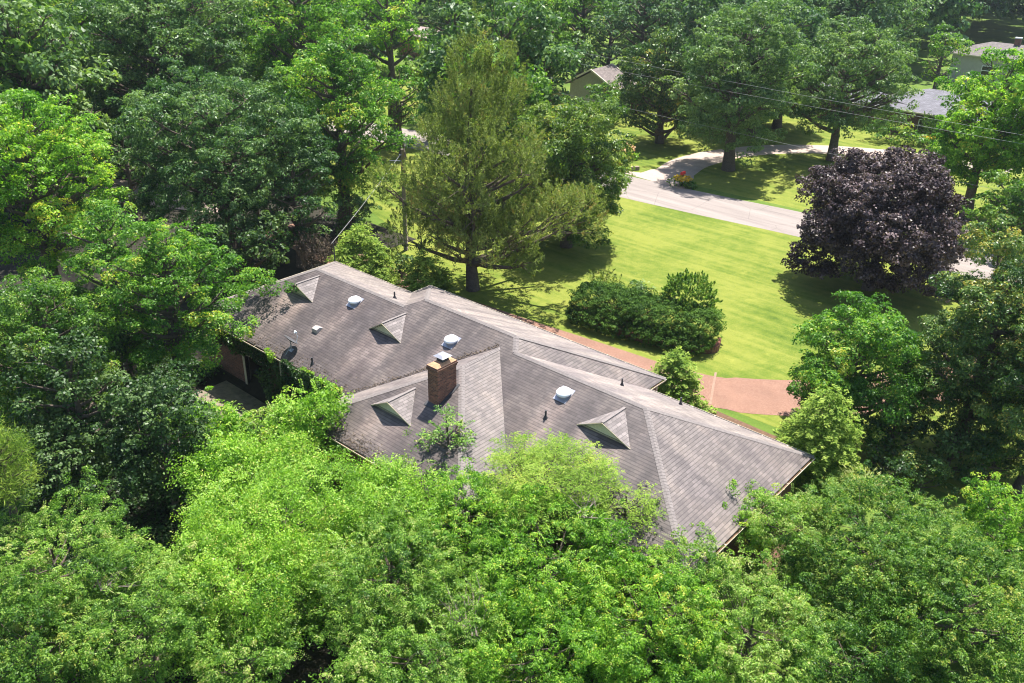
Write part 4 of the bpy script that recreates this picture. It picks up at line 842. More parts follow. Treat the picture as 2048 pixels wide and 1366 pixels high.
# dead branches lying in the foreground thicket
def dead_branch(x,y,z,label,sd,L=2.2,n=16,az=0):
    rng=np.random.default_rng(sd); mb=MB()
    for i in range(n):
        a=az+rng.normal(0,.5); e=rng.uniform(-.05,.55); l=L*rng.uniform(.5,1); p=Vector((x,y,z))+Vector(rng.normal(0,.12,3)); d=Vector((math.cos(a)*math.cos(e),math.sin(a)*math.cos(e),math.sin(e)))
        m=p+d*l*.5+Vector(rng.normal(0,.1,3)); q=p+d*l+Vector(rng.normal(0,.2,3)); mb.tube([p,m,q],[.03,.02,.006],5)
        for _ in range(3): t=m.lerp(q,rng.random()); mb.tube([t,t+(d+Vector(rng.normal(0,.5,3)))*l*.25],[.01,.004],4)
    tag(mb.build('dead_branch',BARKP),label,'branch')
dead_branch(22.0,-7.2,2.9,'fan of pale dead twigs lying on the foreground shrubs at bottom centre',540,2.0,18,R_(150))
dead_branch(21.8,-1.2,4.3,'few thin bare twigs sticking up in front of the middle dome vent',541,1.9,7,R_(100))
dead_branch(11.9,-14.5,3.5,'pale dead twigs in the lower left thicket',542,1.3,7,R_(120))
# dry leaves blown into the gutters and valleys of the roof
def litter():
    rng=np.random.default_rng(66); P=[]; sl=.4868
    n=500; x=rng.uniform(-5,6.5,n); y=np.abs(rng.normal(0,.35,n)); P.append(np.stack([x,y,2.75+sl*y+.02],1))
    n=350; x=rng.uniform(7,12,n); y=-2.76+np.abs(rng.normal(0,.3,n)); P.append(np.stack([x,y,2.75+.4868*.9637*(y+2.768)+.02],1))
    n=300; u=rng.random(n); x=6.74+5.15*u; y=5.15*u+np.abs(rng.normal(0,.12,n)); P.append(np.stack([x-np.abs(rng.normal(0,.1,n)),y,2.75+sl*y+.025],1))
    n=200; x=rng.uniform(17,25.4,n); y=np.abs(rng.normal(0,.5,n)); P.append(np.stack([x,y,2.75+sl*y+.02],1))
    P=np.concatenate(P); n=len(P); me=leaf_mesh('dry_leaves',P,rng.normal(size=(n,3))*.25+np.array([0,-.4,.9]),rng.normal(size=(n,3)),.09*rng.uniform(.6,1.3,n),.06*np.ones(n),rng.random(n),LM['bare'],(0,0,0))
    tag(leaf_obj('dry_leaves',me),'dry brown leaves lying in the gutters and valleys of the roof','leaf litter',None,'stuff')
litter()
# ivy hanging on the garage wall and over its gutter
def ivy_wall(pts,n,label,sd,mk='ivy',L=.17):
    rng=np.random.default_rng(sd); root=empty('wall_ivy',(pts[0][0],pts[0][1],0),label,'climber'); P=[];NV=[]
    for (x0,x1,z0,z1,y,th) in pts:
        m=int(n*(x1-x0)*(z1-z0)); x=rng.uniform(x0,x1,m); z=rng.uniform(z0,z1,m); yy=y-rng.random(m)*th*(.6+.4*np.sin(x*3+z*2)); P.append(np.stack([x,yy,z],1))
    P=np.concatenate(P); m=len(P); nv=rng.normal(size=(m,3))*.6+np.array([0,-.7,.6]); me=leaf_mesh('foliage',P,nv,rng.normal(size=(m,3))+np.array([0,0,-1.2]),L*rng.uniform(.6,1.2,m),L*.75*rng.uniform(.6,1.2,m),.5+.2*np.sin(P[:,0]*2)+rng.normal(0,.2,m),LM[mk],(pts[0][0],pts[0][1],0)); leaf_obj('foliage',me,root)
ivy_wall([(-.6,6.0,-.8,1.6,.2,.7),(1.5,6.3,1.2,2.9,.0,.45),(-5.5,-2.6,1.6,2.6,.1,.5),(-2.6,.9,1.7,2.6,.15,.35)],330,'dark ivy covering the shaded garage wall below the gutter',550)
ivy_wall([(3.2,4.2,2.5,3.05,.0,.3),(4.6,6.4,2.5,3.05,.0,.35),(.2,.9,2.4,3.1,-.02,.3)],420,'bright climber shoots spilling over the garage gutter',551,'vine',.14)
# low undergrowth filling the ground between the foreground shrubs
def undergrowth():
    rng=np.random.default_rng(60); n=300000; x=rng.uniform(-2,42,n); y=-24+24.2*np.sqrt(rng.random(n))
    k=~((x<3.5)&(y>-5.5))&~((x<7.5)&(y<-6)&(y>-13.5))&(x>0.8*(-y)-9)&(((x-16.4)**2+(y+10.4)**2)>2.2); x,y=x[k],y[k]; n=len(x)
    f=np.sin(x*.55+np.cos(y*.5)*1.7)*np.cos(y*.62+x*.13)+.45*np.sin(x*1.5+y*1.1)+.3*np.cos(x*2.9-y*2.2); top=1.25+.75*f
    z=-.85+np.maximum(.15,top)*(1-.55*rng.random(n)**2)
    gx=.75*.55*np.cos(x*.55)*np.cos(y*.62); c=np.stack([x,y,z],1); me=leaf_mesh('undergrowth',c,rng.normal(size=(n,3))*.5+np.stack([-gx,np.full(n,-.1),np.full(n,.8)],1),rng.normal(size=(n,3)),.11*rng.uniform(.6,1.3,n),.065*np.ones(n),.45+.2*np.sin(x*.9)*np.cos(y*1.2)+.1*np.sin(x*4+y*3)+rng.normal(0,.15,n),LM['bright'],(0,0,0))
    tag(leaf_obj('undergrowth',me),'low tangled undergrowth covering the ground beneath the foreground shrubs','undergrowth',None,'stuff')
undergrowth()
def ivy_ground():
    rng=np.random.default_rng(61); n=90000; x=rng.uniform(-22,10,n); y=rng.uniform(-18,.2,n)
    k=~((x>-5)&(x<1.2)&(y>-2.6)); x,y=x[k],y[k]; n=len(x); f=np.sin(x*.9)*np.cos(y*.8)+.4*np.sin(x*2.1+y*1.7); z=-.85+np.maximum(.06,.35+.35*f)*rng.random(n)**.5
    me=leaf_mesh('ground_ivy',np.stack([x,y,z],1),rng.normal(size=(n,3))*.45+np.array([0,0,.9]),rng.normal(size=(n,3)),.17*rng.uniform(.6,1.3,n),.14*np.ones(n),.4+.15*f+rng.normal(0,.15,n),LM['ivy'],(0,0,0))
    tag(leaf_obj('ground_ivy',me),'dark ivy carpeting the shaded ground left of the house','ground ivy',None,'stuff')
ivy_ground()

# ---------------------------------------------------------------- background trees (copies of a few grown ones)
def proto(name,spec,R,h,seed,L,k=30,cb=.06):
    zc=h*(.5+cb/2); return plant(name,spec,0,60,zc,R,h-zc,zc-cb*h,'x','tree',None,L=L,k=k,seed=seed,full=.55)
BGP=[proto('oak_tree','oak',5.8,15,901,.42),proto('maple_tree','green',5.0,14,902,.42),proto('elm_tree','far',6.0,15,903,.42),proto('poplar_tree','pale',4.6,16,904,.42),proto('hickory_tree','bright',5.0,14.5,905,.42)]
BG=[ # x,y,height,kind,turn,label
(-67.3,7.9,18.1,4,6.15,'light green hickory in the background wood, 1st such tree from the left'),
(-46.1,0.8,16.0,0,5.16,'dark grey green oak in the background wood, 1st such tree from the left'),
(-70.4,8.7,14.9,0,1.68,'dark grey green oak in the background wood, 2nd such tree from the left'),
(-74.1,11.0,19.0,2,3.82,'hazy dark elm in the background wood, 1st such tree from the left'),
(-57.4,5.3,17.2,1,2.21,'rich green maple in the background wood, 1st such tree from the left'),
(-78.1,13.3,15.4,3,3.31,'pale grey green poplar in the background wood, 1st such tree from the left'),
(-98.0,20.5,14.6,0,5.15,'dark grey green oak in the background wood, 3rd such tree from the left'),
(-69.9,11.6,17.5,0,2.76,'dark grey green oak in the background wood, 4th such tree from the left'),
(-85.2,16.6,14.1,4,2.99,'light green hickory in the background wood, 2nd such tree from the left'),
(-98.9,22.6,16.3,2,0.05,'hazy dark elm in the background wood, 2nd such tree from the left'),
(-110.4,27.8,14.3,2,3.13,'hazy dark elm in the background wood, 3rd such tree from the left'),
(-85.9,20.0,13.5,4,4.26,'light green hickory in the background wood, 3rd such tree from the left'),
(-77.8,18.2,18.0,3,1.07,'pale grey green poplar in the background wood, 2nd such tree from the left'),
(-87.7,22.2,14.2,0,0.57,'dark grey green oak in the background wood, 5th such tree from the left'),
(-37.8,3.7,17.1,1,3.54,'rich green maple in the background wood, 2nd such tree from the left'),
(-100.2,27.8,14.0,0,1.41,'dark grey green oak in the background wood, 6th such tree from the left'),
(-35.0,4.3,18.7,3,4.79,'pale grey green poplar in the background wood, 3rd such tree from the left'),
(-97.5,29.1,13.3,1,1.54,'rich green maple in the background wood, 3rd such tree from the left'),
(-68.7,18.1,15.8,0,3.72,'dark grey green oak in the background wood, 7th such tree from the left'),
(-63.3,16.6,14.8,1,2.16,'rich green maple in the background wood, 4th such tree from the left'),
(-101.9,33.7,17.7,3,3.24,'pale grey green poplar in the background wood, 4th such tree from the left'),
(-97.2,31.4,14.2,2,0.49,'hazy dark elm in the background wood, 4th such tree from the left'),
(-88.5,28.4,18.1,1,0.67,'rich green maple in the background wood, 5th such tree from the left'),
(-91.0,31.2,18.8,1,0.49,'rich green maple in the background wood, 6th such tree from the left'),
(-66.3,20.2,17.7,4,1.91,'light green hickory in the background wood, 4th such tree from the left'),
(-57.3,16.9,17.4,0,5.85,'dark grey green oak in the background wood, 8th such tree from the left'),
(-101.3,36.9,17.7,3,4.18,'pale grey green poplar in the background wood, 5th such tree from the left'),
(-81.3,28.1,15.6,2,4.52,'hazy dark elm in the background wood, 5th such tree from the left'),
(-56.5,18.4,15.7,0,2.11,'dark grey green oak in the background wood, 9th such tree from the left'),
(-74.0,26.9,13.1,1,2.43,'rich green maple in the background wood, 7th such tree from the left'),
(-97.5,39.1,17.2,2,2.19,'hazy dark elm in the background wood, 6th such tree from the left'),
(-85.2,33.9,17.8,2,4.00,'hazy dark elm in the background wood, 7th such tree from the left'),
(-65.4,24.8,16.6,1,4.54,'rich green maple in the background wood, 8th such tree from the left'),
(-68.3,27.8,15.5,1,4.76,'rich green maple in the background wood, 9th such tree from the left'),
(-52.4,19.6,13.7,1,5.85,'rich green maple in the background wood, 10th such tree from the left'),
(-78.2,34.3,13.3,2,1.75,'hazy dark elm in the background wood, 8th such tree from the left'),
(-90.0,42.0,17.8,2,5.58,'hazy dark elm in the background wood, 9th such tree from the left'),
(-56.9,24.9,16.9,4,5.43,'light green hickory in the background wood, 5th such tree from the left'),
(-89.9,43.3,15.5,0,1.36,'dark grey green oak in the background wood, 10th such tree from the left'),
(-84.4,40.4,15.8,3,2.40,'pale grey green poplar in the background wood, 6th such tree from the left'),
(-68.5,31.6,13.2,3,3.57,'pale grey green poplar in the background wood, 7th such tree from the left'),
(-75.1,37.3,16.8,1,5.86,'rich green maple in the background wood, 11th such tree from the left'),
(-65.8,32.0,15.0,2,5.99,'hazy dark elm in the background wood, 10th such tree from the left'),
(-60.4,30.5,16.1,2,4.82,'hazy dark elm in the background wood, 11th such tree from the left'),
(-85.0,44.9,18.4,3,2.71,'pale grey green poplar in the background wood, 8th such tree from the left'),
(-50.0,25.7,17.5,1,2.37,'rich green maple in the background wood, 12th such tree from the left'),
(-72.3,39.1,14.5,1,2.14,'rich green maple in the background wood, 13th such tree from the left'),
(-54.1,31.2,16.0,1,3.51,'rich green maple in the background wood, 14th such tree from the left'),
(-63.0,37.8,16.9,0,3.38,'dark grey green oak in the background wood, 11th such tree from the left'),
(-78.5,47.6,14.4,2,3.33,'hazy dark elm in the background wood, 12th such tree from the left'),
(-68.9,43.1,17.3,2,1.47,'hazy dark elm in the background wood, 13th such tree from the left'),
(-78.6,52.5,17.8,2,1.40,'hazy dark elm in the background wood, 14th such tree from the left'),
(-63.0,43.7,16.8,2,3.32,'hazy dark elm in the background wood, 15th such tree from the left'),
(-71.2,50.6,16.4,1,3.36,'rich green maple in the background wood, 15th such tree from the left'),
(-39.8,31.1,14.1,1,2.66,'rich green maple in the background wood, 16th such tree from the left'),
(-66.8,51.1,17.9,3,4.01,'pale grey green poplar in the background wood, 9th such tree from the left'),
(-76.0,58.5,13.5,0,3.03,'dark grey green oak in the background wood, 12th such tree from the left'),
(-43.4,35.5,18.6,1,1.89,'rich green maple in the background wood, 17th such tree from the left'),
(-72.3,60.3,18.9,1,2.80,'rich green maple in the background wood, 18th such tree from the left'),
(-56.5,50.3,17.6,2,4.30,'hazy dark elm in the background wood, 16th such tree from the left'),
(-68.2,65.6,16.1,2,1.18,'hazy dark elm in the background wood, 17th such tree from the left'),
(-43.7,61.2,17.2,3,6.05,'pale grey green poplar in the background wood, 10th such tree from the left'),
(-47.3,67.8,14.4,3,5.89,'pale grey green poplar in the background wood, 11th such tree from the left'),
(-17.4,37.6,17.4,0,4.63,'dark grey green oak in the background wood, 13th such tree from the left'),
(-12.2,31.9,13.6,1,3.71,'rich green maple in the background wood, 19th such tree from the left'),
(-53.2,78.3,17.8,3,5.53,'pale grey green poplar in the background wood, 12th such tree from the left'),
(-44.9,74.5,14.9,0,0.01,'dark grey green oak in the background wood, 14th such tree from the left'),
(-40.1,69.8,13.8,1,2.09,'rich green maple in the background wood, 20th such tree from the left'),
(-28.9,98.3,18.0,0,5.44,'dark grey green oak in the background wood, 15th such tree from the left'),
(-19.0,83.3,16.9,2,4.42,'hazy dark elm in the background wood, 18th such tree from the left'),
(-13.3,75.7,13.9,0,1.87,'dark grey green oak in the background wood, 16th such tree from the left'),
(-9.2,71.8,15.8,2,1.56,'hazy dark elm in the background wood, 19th such tree from the left'),
(-19.4,96.0,16.1,2,0.44,'hazy dark elm in the background wood, 20th such tree from the left'),
(-20.7,98.8,16.3,2,1.02,'hazy dark elm in the background wood, 21st such tree from the left'),
(-8.8,77.4,14.5,0,4.62,'dark grey green oak in the background wood, 17th such tree from the left'),
(-11.2,102.3,16.8,2,0.11,'hazy dark elm in the background wood, 22nd such tree from the left'),
(24.6,65.2,13.2,1,0.32,'rich green maple in the background wood, 21st such tree from the left'),
(26.0,58.7,18.6,4,2.73,'light green hickory in the background wood, 6th such tree from the left'),
(24.5,70.0,18.5,4,1.43,'light green hickory in the background wood, 7th such tree from the left'),
]
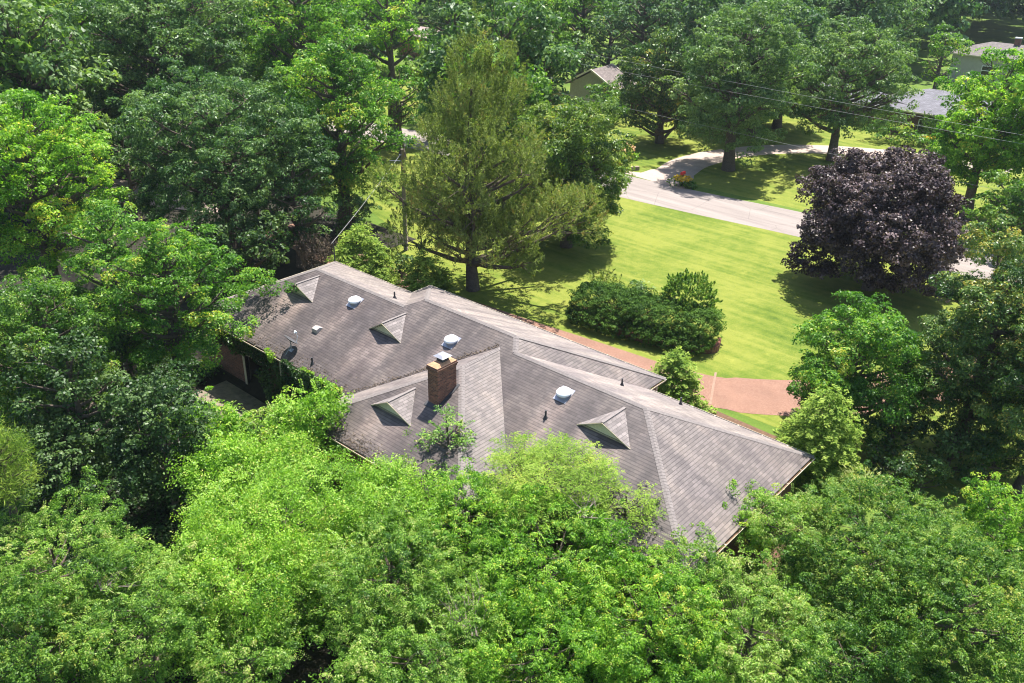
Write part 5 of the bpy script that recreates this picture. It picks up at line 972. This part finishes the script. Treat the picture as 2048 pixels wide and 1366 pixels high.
WOOD=[(-300,92,17),(-299,99,17),(-292,90,19),(-291,103,18),(-292,106,18),(-290,91,18),(-291,95,17),(-290,100,18),(-286,108,17),(-284,90,14),(-282,93,14),(-281,101,17),(-282,107,18),(-275,99,16),(-276,107,13),(-275,112,14),(-270,82,19),(-269,97,17),(-268,102,16),(-268,105,18),(-268,114,15),(-266,120,16),(-272,124,18),(-265,91,14),(-260,95,18),(-263,107,13),(-262,124,19),(-256,76,16),(-258,89,17),(-256,95,18),(-259,103,18),(-259,118,13),(-254,123,15),(-257,131,17),(-255,138,17),(-249,83,17),(-253,94,16),(-251,108,19),(-251,120,16),(-251,129,19),(-250,132,14),(-242,78,14),(-245,82,13),(-242,89,15),(-247,95,13),(-247,103,15),(-243,110,13),(-242,111,15),(-243,120,16),(-242,127,19),(-243,130,16),(-247,141,19),(-243,146,14),(-237,70,15),(-237,84,18),(-235,87,19),(-239,98,14),(-238,100,14),(-239,106,19),(-236,113,14),(-236,118,14),(-235,126,14),(-238,133,14),(-237,153,19),(-233,74,19),(-234,82,13),(-231,91,18),(-234,98,16),(-231,102,17),(-234,111,17),(-230,121,14),(-231,141,18),(-230,150,18),(-224,66,14),(-224,79,18),(-227,83,18),(-223,91,17),(-228,93,17),(-226,103,15),(-228,110,13),(-225,119,15),(-228,124,13),(-223,134,19),(-224,141,17),(-223,150,17),(-223,161,17),(-221,67,16),(-219,75,15),(-218,85,18),(-221,90,19),(-219,98,13),(-217,103,15),(-220,107,17),(-222,115,16),(-217,122,13),(-218,123,15),(-218,132,15),(-222,145,18),(-219,149,16),(-219,155,15),(-221,164,17),(-211,60,18),(-213,73,13),(-211,74,13),(-212,83,17),(-212,86,18),(-213,93,16),(-214,104,17),(-215,107,13),(-214,114,16),(-216,118,19),(-213,125,16),(-214,140,15),(-211,147,16),(-213,152,18),(-212,162,15),(-206,60,19),(-209,62,16),(-206,71,17),(-205,78,18),(-206,81,14),(-205,98,16),(-210,102,18),(-210,107,15),(-206,113,17),(-209,126,15),(-209,143,16),(-206,154,19),(-209,161,18),(-206,167,17),(-209,175,15),(-207,179,17),(-203,61,15),(-202,65,15),(-203,68,18),(-198,78,17),(-201,85,16),(-198,89,17),(-199,104,19),(-203,106,15),(-198,114,18),(-203,119,13),(-199,124,17),(-202,139,17),(-201,144,18),(-203,148,16),(-202,155,16),(-199,160,18),(-204,174,19),(-201,182,18),(-197,58,17),(-193,81,16),(-196,95,18),(-197,103,14),(-197,110,16),(-195,121,17),(-194,128,17),(-192,133,13),(-192,140,19),(-196,145,16),(-192,153,14),(-197,156,19),(-193,164,14),(-194,168,18),(-196,182,16),(-190,53,13),(-189,59,15),(-191,67,16),(-188,72,17),(-188,78,14),(-190,80,15),(-188,89,18),(-189,98,17),(-191,101,19),(-188,105,14),(-190,123,18),(-187,123,13),(-189,132,14),(-191,151,17),(-187,155,14),(-186,161,18),(-191,170,16),(-189,178,18),(-188,180,13),(-187,187,17),(-188,195,19),(-180,51,17),(-185,57,17),(-182,62,14),(-185,70,18),(-182,80,14),(-182,86,14),(-181,92,17),(-179,104,14),(-184,105,14),(-183,113,13),(-185,119,17),(-181,126,13),(-181,141,19),(-181,144,13),(-184,153,14),(-183,160,18),(-185,165,19),(-182,169,15),(-181,186,14),(-183,197,15),(-180,199,13),(-178,52,15),(-179,60,18),(-178,78,19),(-179,82,17),(-177,88,18),(-174,94,19),(-173,100,14),(-175,109,17),(-178,122,13),(-177,127,18),(-179,130,18),(-176,139,14),(-177,144,16),(-177,149,14),(-177,159,15),(-176,170,16),(-176,176,17),(-177,182,16),(-177,185,17),(-175,195,14),(-178,202,13),(-175,204,16),(-172,50,17),(-168,59,19),(-171,64,18),(-167,68,15),(-173,74,18),(-172,84,17),(-173,99,15),(-169,109,18),(-169,113,14),(-171,123,18),(-171,139,14),(-169,146,18),(-171,150,13),(-168,155,16),(-169,161,18),(-171,170,16),(-168,178,18),(-169,179,14),(-170,189,16),(-171,200,14),(-168,208,14),(-162,46,19),(-164,50,15),(-164,57,15),(-165,63,14),(-165,72,17),(-163,74,19),(-165,80,17),(-162,89,18),(-166,94,18),(-165,100,15),(-161,109,17),(-163,113,16),(-163,118,16),(-165,125,14),(-162,136,15),(-165,143,16),(-163,151,15),(-165,159,14),(-165,163,16),(-165,175,14),(-165,183,16),(-161,195,18),(-165,203,14),(-164,209,19),(-161,212,17),(-157,42,14),(-160,48,15),(-155,50,18),(-159,62,17),(-159,68,19),(-155,74,18),(-160,84,18),(-159,88,14),(-160,100,18),(-157,108,17),(-159,116,15),(-158,117,17),(-157,125,18),(-158,129,14),(-158,140,14),(-155,144,14),(-158,159,14),(-158,164,17),(-157,173,13),(-159,181,14),(-157,189,15),(-155,192,17),(-156,204,15),(-158,215,17),(-159,219,17),(-153,42,18),(-152,47,13),(-151,52,13),(-150,56,14),(-154,64,19),(-151,69,19),(-150,75,14),(-154,85,18),(-152,86,15),(-153,97,15),(-153,99,15),(-153,107,18),(-152,118,15),(-151,131,14),(-149,136,19),(-153,149,15),(-151,158,18),(-154,165,18),(-152,175,14),(-152,185,17),(-150,189,17),(-149,203,18),(-148,207,18),(-149,215,18),(-148,41,15),(-147,44,15),(-143,53,16),(-146,61,18),(-146,65,16),(-143,84,14),(-144,87,16),(-142,102,18),(-143,112,17),(-142,124,15),(-148,142,18),(-144,154,13),(-146,154,17),(-143,165,13),(-147,170,18),(-142,180,17),(-143,189,15),(-145,196,14),(-146,199,15),(-143,210,17),(-147,222,15),(-147,225,18),(-143,232,18),(-137,39,16),(-138,46,19),(-137,51,15),(-140,57,18),(-139,62,18),(-140,69,15),(-137,74,15),(-138,85,17),(-140,90,16),(-141,96,14),(-140,98,18),(-139,107,16),(-139,111,14),(-139,120,17),(-136,127,15),(-140,138,18),(-138,147,13),(-137,148,17),(-142,158,17),(-141,164,14),(-141,172,16),(-140,177,14),(-138,181,17),(-137,188,16),(-141,195,16),(-142,203,14),(-138,204,19),(-140,216,17),(-137,222,19),(-140,225,14),(-137,231,19),(-137,236,16),(-131,39,17),(-132,44,16),(-130,50,13),(-130,60,16),(-131,68,16),(-134,77,19),(-131,85,18),(-134,92,15),(-130,97,15),(-132,100,13),(-135,106,14),(-130,116,14),(-132,129,16),(-132,130,18),(-134,135,14),(-134,152,13),(-135,159,14),(-136,161,18),(-130,174,18),(-132,190,15),(-133,194,17),(-134,203,16),(-133,207,18),(-130,211,14),(-133,217,13),(-133,233,17),(-131,240,15),(-126,35,15),(-125,40,18),(-125,43,17),(-126,50,15),(-128,59,13),(-128,63,18),(-126,69,19),(-124,75,15),(-127,82,15),(-125,90,15),(-127,94,15),(-124,101,18),(-125,107,16),(-124,112,17),(-129,118,16),(-129,130,13),(-124,140,18),(-125,145,18),(-124,158,19),(-127,161,19),(-129,170,15),(-124,174,15),(-128,184,18),(-126,192,19),(-129,200,16),(-128,214,15),(-125,221,13),(-129,226,15),(-127,231,16),(-127,239,15),(-120,26,17),(-118,32,19),(-121,38,16),(-123,44,17),(-122,52,15),(-119,60,16),(-122,67,16),(-121,69,13),(-121,74,18),(-120,80,14),(-122,92,19),(-119,93,15),(-119,102,17),(-119,111,17),(-121,121,14),(-121,123,17),(-121,130,17),(-120,147,13),(-118,150,13),(-119,157,18),(-123,164,16),(-118,174,13),(-121,189,16),(-119,195,14),(-118,202,15),(-121,206,19),(-123,212,16),(-119,222,17),(-123,232,14),(-121,240,16),(-121,246,17),(-112,29,17),(-111,34,16),(-117,37,18),(-113,48,14),(-116,51,18),(-114,59,13),(-114,62,17),(-115,67,17),(-115,75,17),(-113,84,14),(-113,89,13),(-114,96,16),(-112,99,13),(-116,106,14),(-114,114,16),(-116,128,16),(-116,130,19),(-113,139,19),(-115,145,19),(-116,151,16),(-116,157,15),(-112,162,16),(-115,169,18),(-114,177,19),(-115,184,16),(-116,186,15),(-114,194,16),(-113,201,15),(-114,209,13),(-114,215,18),(-116,219,18),(-114,224,18),(-115,233,17),(-115,239,13),(-116,251,17),(-116,255,16),(-106,34,18),(-105,40,19),(-109,46,16),(-107,50,17),(-107,60,15),(-109,69,19),(-105,74,19),(-109,81,13),(-105,94,14),(-109,98,18),(-107,107,15),(-109,112,18),(-106,120,17),(-107,127,15),(-110,129,17),(-110,136,15),(-109,142,16),(-108,150,16),(-106,160,17),(-108,164,18),(-108,172,18),(-106,174,18),(-110,196,16),(-106,199,18),(-109,206,15),(-106,214,18),(-108,221,18),(-111,228,15),(-108,230,18),(-106,238,16),(-109,247,17),(-107,255,14),(-108,262,13),(-99,48,16),(-103,50,15),(-100,61,16),(-102,62,15),(-102,71,18),(-100,74,14),(-103,86,15),(-101,89,16),(-103,98,16),(-102,99,15),(-103,107,18),(-103,111,18),(-101,120,16),(-104,125,13),(-101,130,14),(-99,136,14),(-103,151,18),(-99,162,14),(-103,172,14),(-104,183,18),(-104,189,13),(-102,194,17),(-103,202,15),(-100,209,18),(-104,212,17),(-102,217,18),(-100,223,14),(-102,233,17),(-100,236,17),(-100,244,14),(-100,250,15),(-103,258,16),(-99,264,13),(-101,266,14),(-94,53,18),(-95,57,16),(-98,63,18),(-96,73,15),(-93,77,14),(-92,84,18),(-93,90,14),(-95,94,14),(-96,102,14),(-96,109,19),(-95,114,17),(-94,122,16),(-95,129,16),(-98,134,14),(-98,141,15),(-94,143,16),(-97,166,17),(-93,166,17),(-98,177,15),(-96,185,13),(-93,203,19),(-96,209,15),(-95,212,16),(-96,220,14),(-95,227,15),(-95,229,15),(-96,238,15),(-98,241,14),(-95,248,15),(-94,258,14),(-96,263,15),(-93,270,18),(-93,275,17),(-91,58,18),(-89,66,15),(-86,73,14),(-89,78,16),(-90,84,16),(-92,97,18),(-90,100,18),(-92,106,15),(-90,116,19),(-87,122,18),(-87,123,18),(-89,133,15),(-87,139,15),(-92,147,14),(-89,163,17),(-91,171,16),(-90,188,16),(-90,193,16),(-92,207,15),(-88,213,14),(-90,220,15),(-89,225,13),(-89,230,18),(-90,241,14),(-87,243,18),(-89,253,19),(-92,256,16),(-87,260,18),(-88,268,18),(-90,272,15),(-82,54,16),(-84,61,13),(-83,62,17),(-86,73,14),(-83,100,15),(-84,109,16),(-83,116,17),(-83,117,18),(-85,125,17),(-82,131,13),(-82,157,16),(-81,162,18),(-84,172,16),(-80,177,15),(-83,180,18),(-83,185,16),(-84,203,14),(-85,207,14),(-81,221,17),(-80,226,18),(-82,233,14),(-86,235,14),(-85,241,16),(-85,251,14),(-85,271,16),(-75,63,15),(-75,98,18),(-78,100,19),(-78,106,15),(-77,114,17),(-79,118,15),(-80,128,14),(-79,154,17),(-74,158,18),(-77,162,15),(-77,167,19),(-79,176,15),(-79,179,15),(-80,188,13),(-77,192,15),(-74,203,17),(-79,208,17),(-78,211,13),(-80,222,14),(-80,233,15),(-74,245,17),(-74,249,14),(-75,256,14),(-78,263,19),(-77,266,17),(-79,275,16),(-78,287,15),(-74,68,15),(-69,97,17),(-68,102,17),(-72,115,15),(-72,140,15),(-68,145,15),(-68,149,14),(-73,159,15),(-73,161,13),(-73,171,19),(-73,178,19),(-70,180,16),(-68,200,14),(-69,214,15),(-73,217,14),(-68,225,18),(-73,231,17),(-73,237,17),(-68,241,14),(-71,254,17),(-70,265,13),(-68,268,18),(-71,276,17),(-68,293,14),(-62,96,16),(-62,101,18),(-62,108,13),(-65,111,16),(-63,131,15),(-63,136,18),(-67,153,18),(-62,156,13),(-65,162,13),(-66,167,18),(-61,178,16),(-66,184,18),(-64,195,17),(-64,199,14),(-65,209,17),(-62,210,18),(-67,217,17),(-63,226,16),(-63,234,15),(-62,252,18),(-65,259,15),(-61,261,15),(-63,271,17),(-67,279,19),(-62,286,15),(-63,293,13),(-61,85,15),(-58,92,18),(-59,93,15),(-58,121,14),(-56,125,18),(-57,134,15),(-57,138,16),(-60,145,14),(-55,153,15),(-59,156,18),(-58,163,16),(-56,167,19),(-61,177,16),(-57,184,17),(-56,188,17),(-61,192,16),(-60,210,16),(-59,222,16),(-56,224,18),(-60,233,14),(-57,237,14),(-61,246,18),(-59,248,14),(-57,255,17),(-55,266,17),(-58,279,17),(-57,289,16),(-57,298,14),(-59,307,17),(-56,310,14),(-52,80,15),(-50,116,16),(-50,120,13),(-50,128,17),(-50,133,18),(-53,139,15),(-54,142,15),(-53,150,16),(-49,157,16),(-49,164,15),(-51,172,17),(-53,195,15),(-54,198,15),(-55,209,15),(-53,210,13),(-54,219,18),(-49,223,18),(-51,233,14),(-50,239,16),(-52,244,17),(-50,250,15),(-54,257,13),(-54,261,15),(-55,269,14),(-51,278,14),(-50,280,18),(-50,286,14),(-55,291,16),(-55,299,19),(-55,305,17),(-43,108,19),(-45,112,15),(-45,117,14),(-46,130,15),(-45,139,14),(-45,145,13),(-46,152,16),(-47,155,18),(-46,160,17),(-43,176,16),(-46,190,15),(-49,192,16),(-47,201,14),(-46,206,13),(-44,212,16),(-46,227,17),(-47,232,15),(-48,235,18),(-46,243,16),(-44,250,17),(-43,258,13),(-44,260,16),(-45,278,17),(-48,286,16),(-43,296,19),(-43,301,14),(-44,306,17),(-44,309,16),(-46,318,15),(-37,108,17),(-40,115,14),(-42,120,16),(-37,126,15),(-42,131,18),(-37,137,18),(-42,147,18),(-39,152,15),(-38,159,16),(-39,164,16),(-42,170,13),(-38,174,18),(-40,182,19),(-37,188,14),(-39,194,17),(-39,201,14),(-40,209,15),(-42,215,14),(-37,216,16),(-37,225,18),(-40,234,14),(-38,240,18),(-38,242,18),(-40,252,15),(-39,256,17),(-43,265,14),(-40,274,19),(-42,282,18),(-43,289,18),(-40,308,15),(-40,313,15),(-41,321,17),(-37,323,15),(-34,100,15),(-36,110,17),(-33,114,14),(-33,120,14),(-31,123,16),(-34,130,13),(-36,137,14),(-34,146,18),(-36,151,17),(-36,154,17),(-36,163,15),(-31,169,14),(-35,174,15),(-33,183,13),(-35,187,16),(-32,197,15),(-31,199,14),(-36,205,14),(-36,218,17),(-33,226,18),(-32,238,18),(-36,246,19),(-36,257,17),(-31,263,15),(-33,269,19),(-31,277,14),(-32,280,17),(-31,285,17),(-33,298,13),(-32,311,14),(-28,107,18),(-26,116,16),(-24,121,17),(-28,126,16),(-30,130,14),(-29,136,19),(-24,154,18),(-25,154,15),(-27,161,14),(-28,172,15),(-29,179,14),(-28,188,17),(-25,192,15),(-26,200,17),(-26,205,18),(-28,211,18),(-30,224,18),(-25,230,17),(-29,240,14),(-28,243,19),(-29,251,15),(-28,256,17),(-25,269,15),(-27,273,15),(-28,284,17),(-27,288,17),(-25,294,16),(-29,298,15),(-21,112,15),(-19,120,15),(-19,141,14),(-22,146,18),(-23,152,15),(-21,156,16),(-20,164,13),(-19,167,14),(-20,176,18),(-22,180,19),(-18,190,18),(-23,193,15),(-19,203,16),(-21,206,17),(-21,212,15),(-21,220,17),(-21,223,13),(-23,232,17),(-20,240,16),(-18,243,17),(-19,253,19),(-21,263,15),(-22,270,13),(-15,122,13),(-14,125,17),(-12,131,17),(-14,138,15),(-17,149,18),(-16,164,16),(-15,168,16),(-17,178,18),(-15,183,17),(-14,188,13),(-18,194,15),(-15,202,17),(-14,205,13),(-13,215,16),(-14,216,14),(-15,229,18),(-10,130,16),(-11,170,15),(-10,177,19),(-8,181,14),(-10,189,16),(-9,197,16),(-11,198,16),(-9,208,14),(-3,173,13),(-3,182,17),(-3,188,18),(-5,196,17),(6,147,14),(3,163,18),(1,173,17)]
used=set()
for x,y,h,k,rz,lb in BG:
    p=BGP[k]; hp=(15,14,15,16,14.5)[k]; sc=h/hp
    if k not in used: used.add(k); p.location=(x,y,0); p.rotation_euler=(0,0,rz); p.scale=(sc,)*3; p['label']=lb; p['group']='trees of the background wood'
    else: copy_thing(p,(x,y,0),rz,(sc*1.02,sc),lb,'trees of the background wood')
def woodland():
    rng=np.random.default_rng(70); CS=[];NV=[];DV=[];LL=[];TT=[]
    for x,y,h in WOOD:
        lobes=make_lobes(rng,(x,y,h*.6),h*.36,h*.4,h*.35,5,(.30,.45)); c,nv,dv,Ls,Ws,t=crown(rng,lobes,1300,.95,'broad',.7,1.1,12)
        CS.append(c);NV.append(nv);DV.append(dv);LL.append(Ls);TT.append(t+rng.normal(0,.13))
    c,nv,dv,L_,t=map(np.concatenate,(CS,NV,DV,LL,TT)); me=leaf_mesh('woodland',c,nv,dv,L_,L_*.7,t,LM['far'],(0,0,0))
    tag(leaf_obj('woodland',me),'distant mixed woodland closing the view beyond the last houses','woodland',None,'stuff')
woodland()
HAZE=.00016
if HAZE:
    mb=MB(); mb.box((-460,-130,-2.6),(260,460,32)); m=bpy.data.materials.new('haze'); m.use_nodes=True; nt_=m.node_tree; nt_.nodes.remove(nt_.nodes['Principled BSDF'])
    pv=nt_.nodes.new('ShaderNodeVolumePrincipled'); pv.inputs['Color'].default_value=(.80,.90,1.0,1); pv.inputs['Density'].default_value=HAZE; pv.inputs['Anisotropy'].default_value=.3
    nt_.links.new(pv.outputs[0],nt_.nodes['Material Output'].inputs['Volume'])
    tag(mb.build('haze',m),kind='stuff')
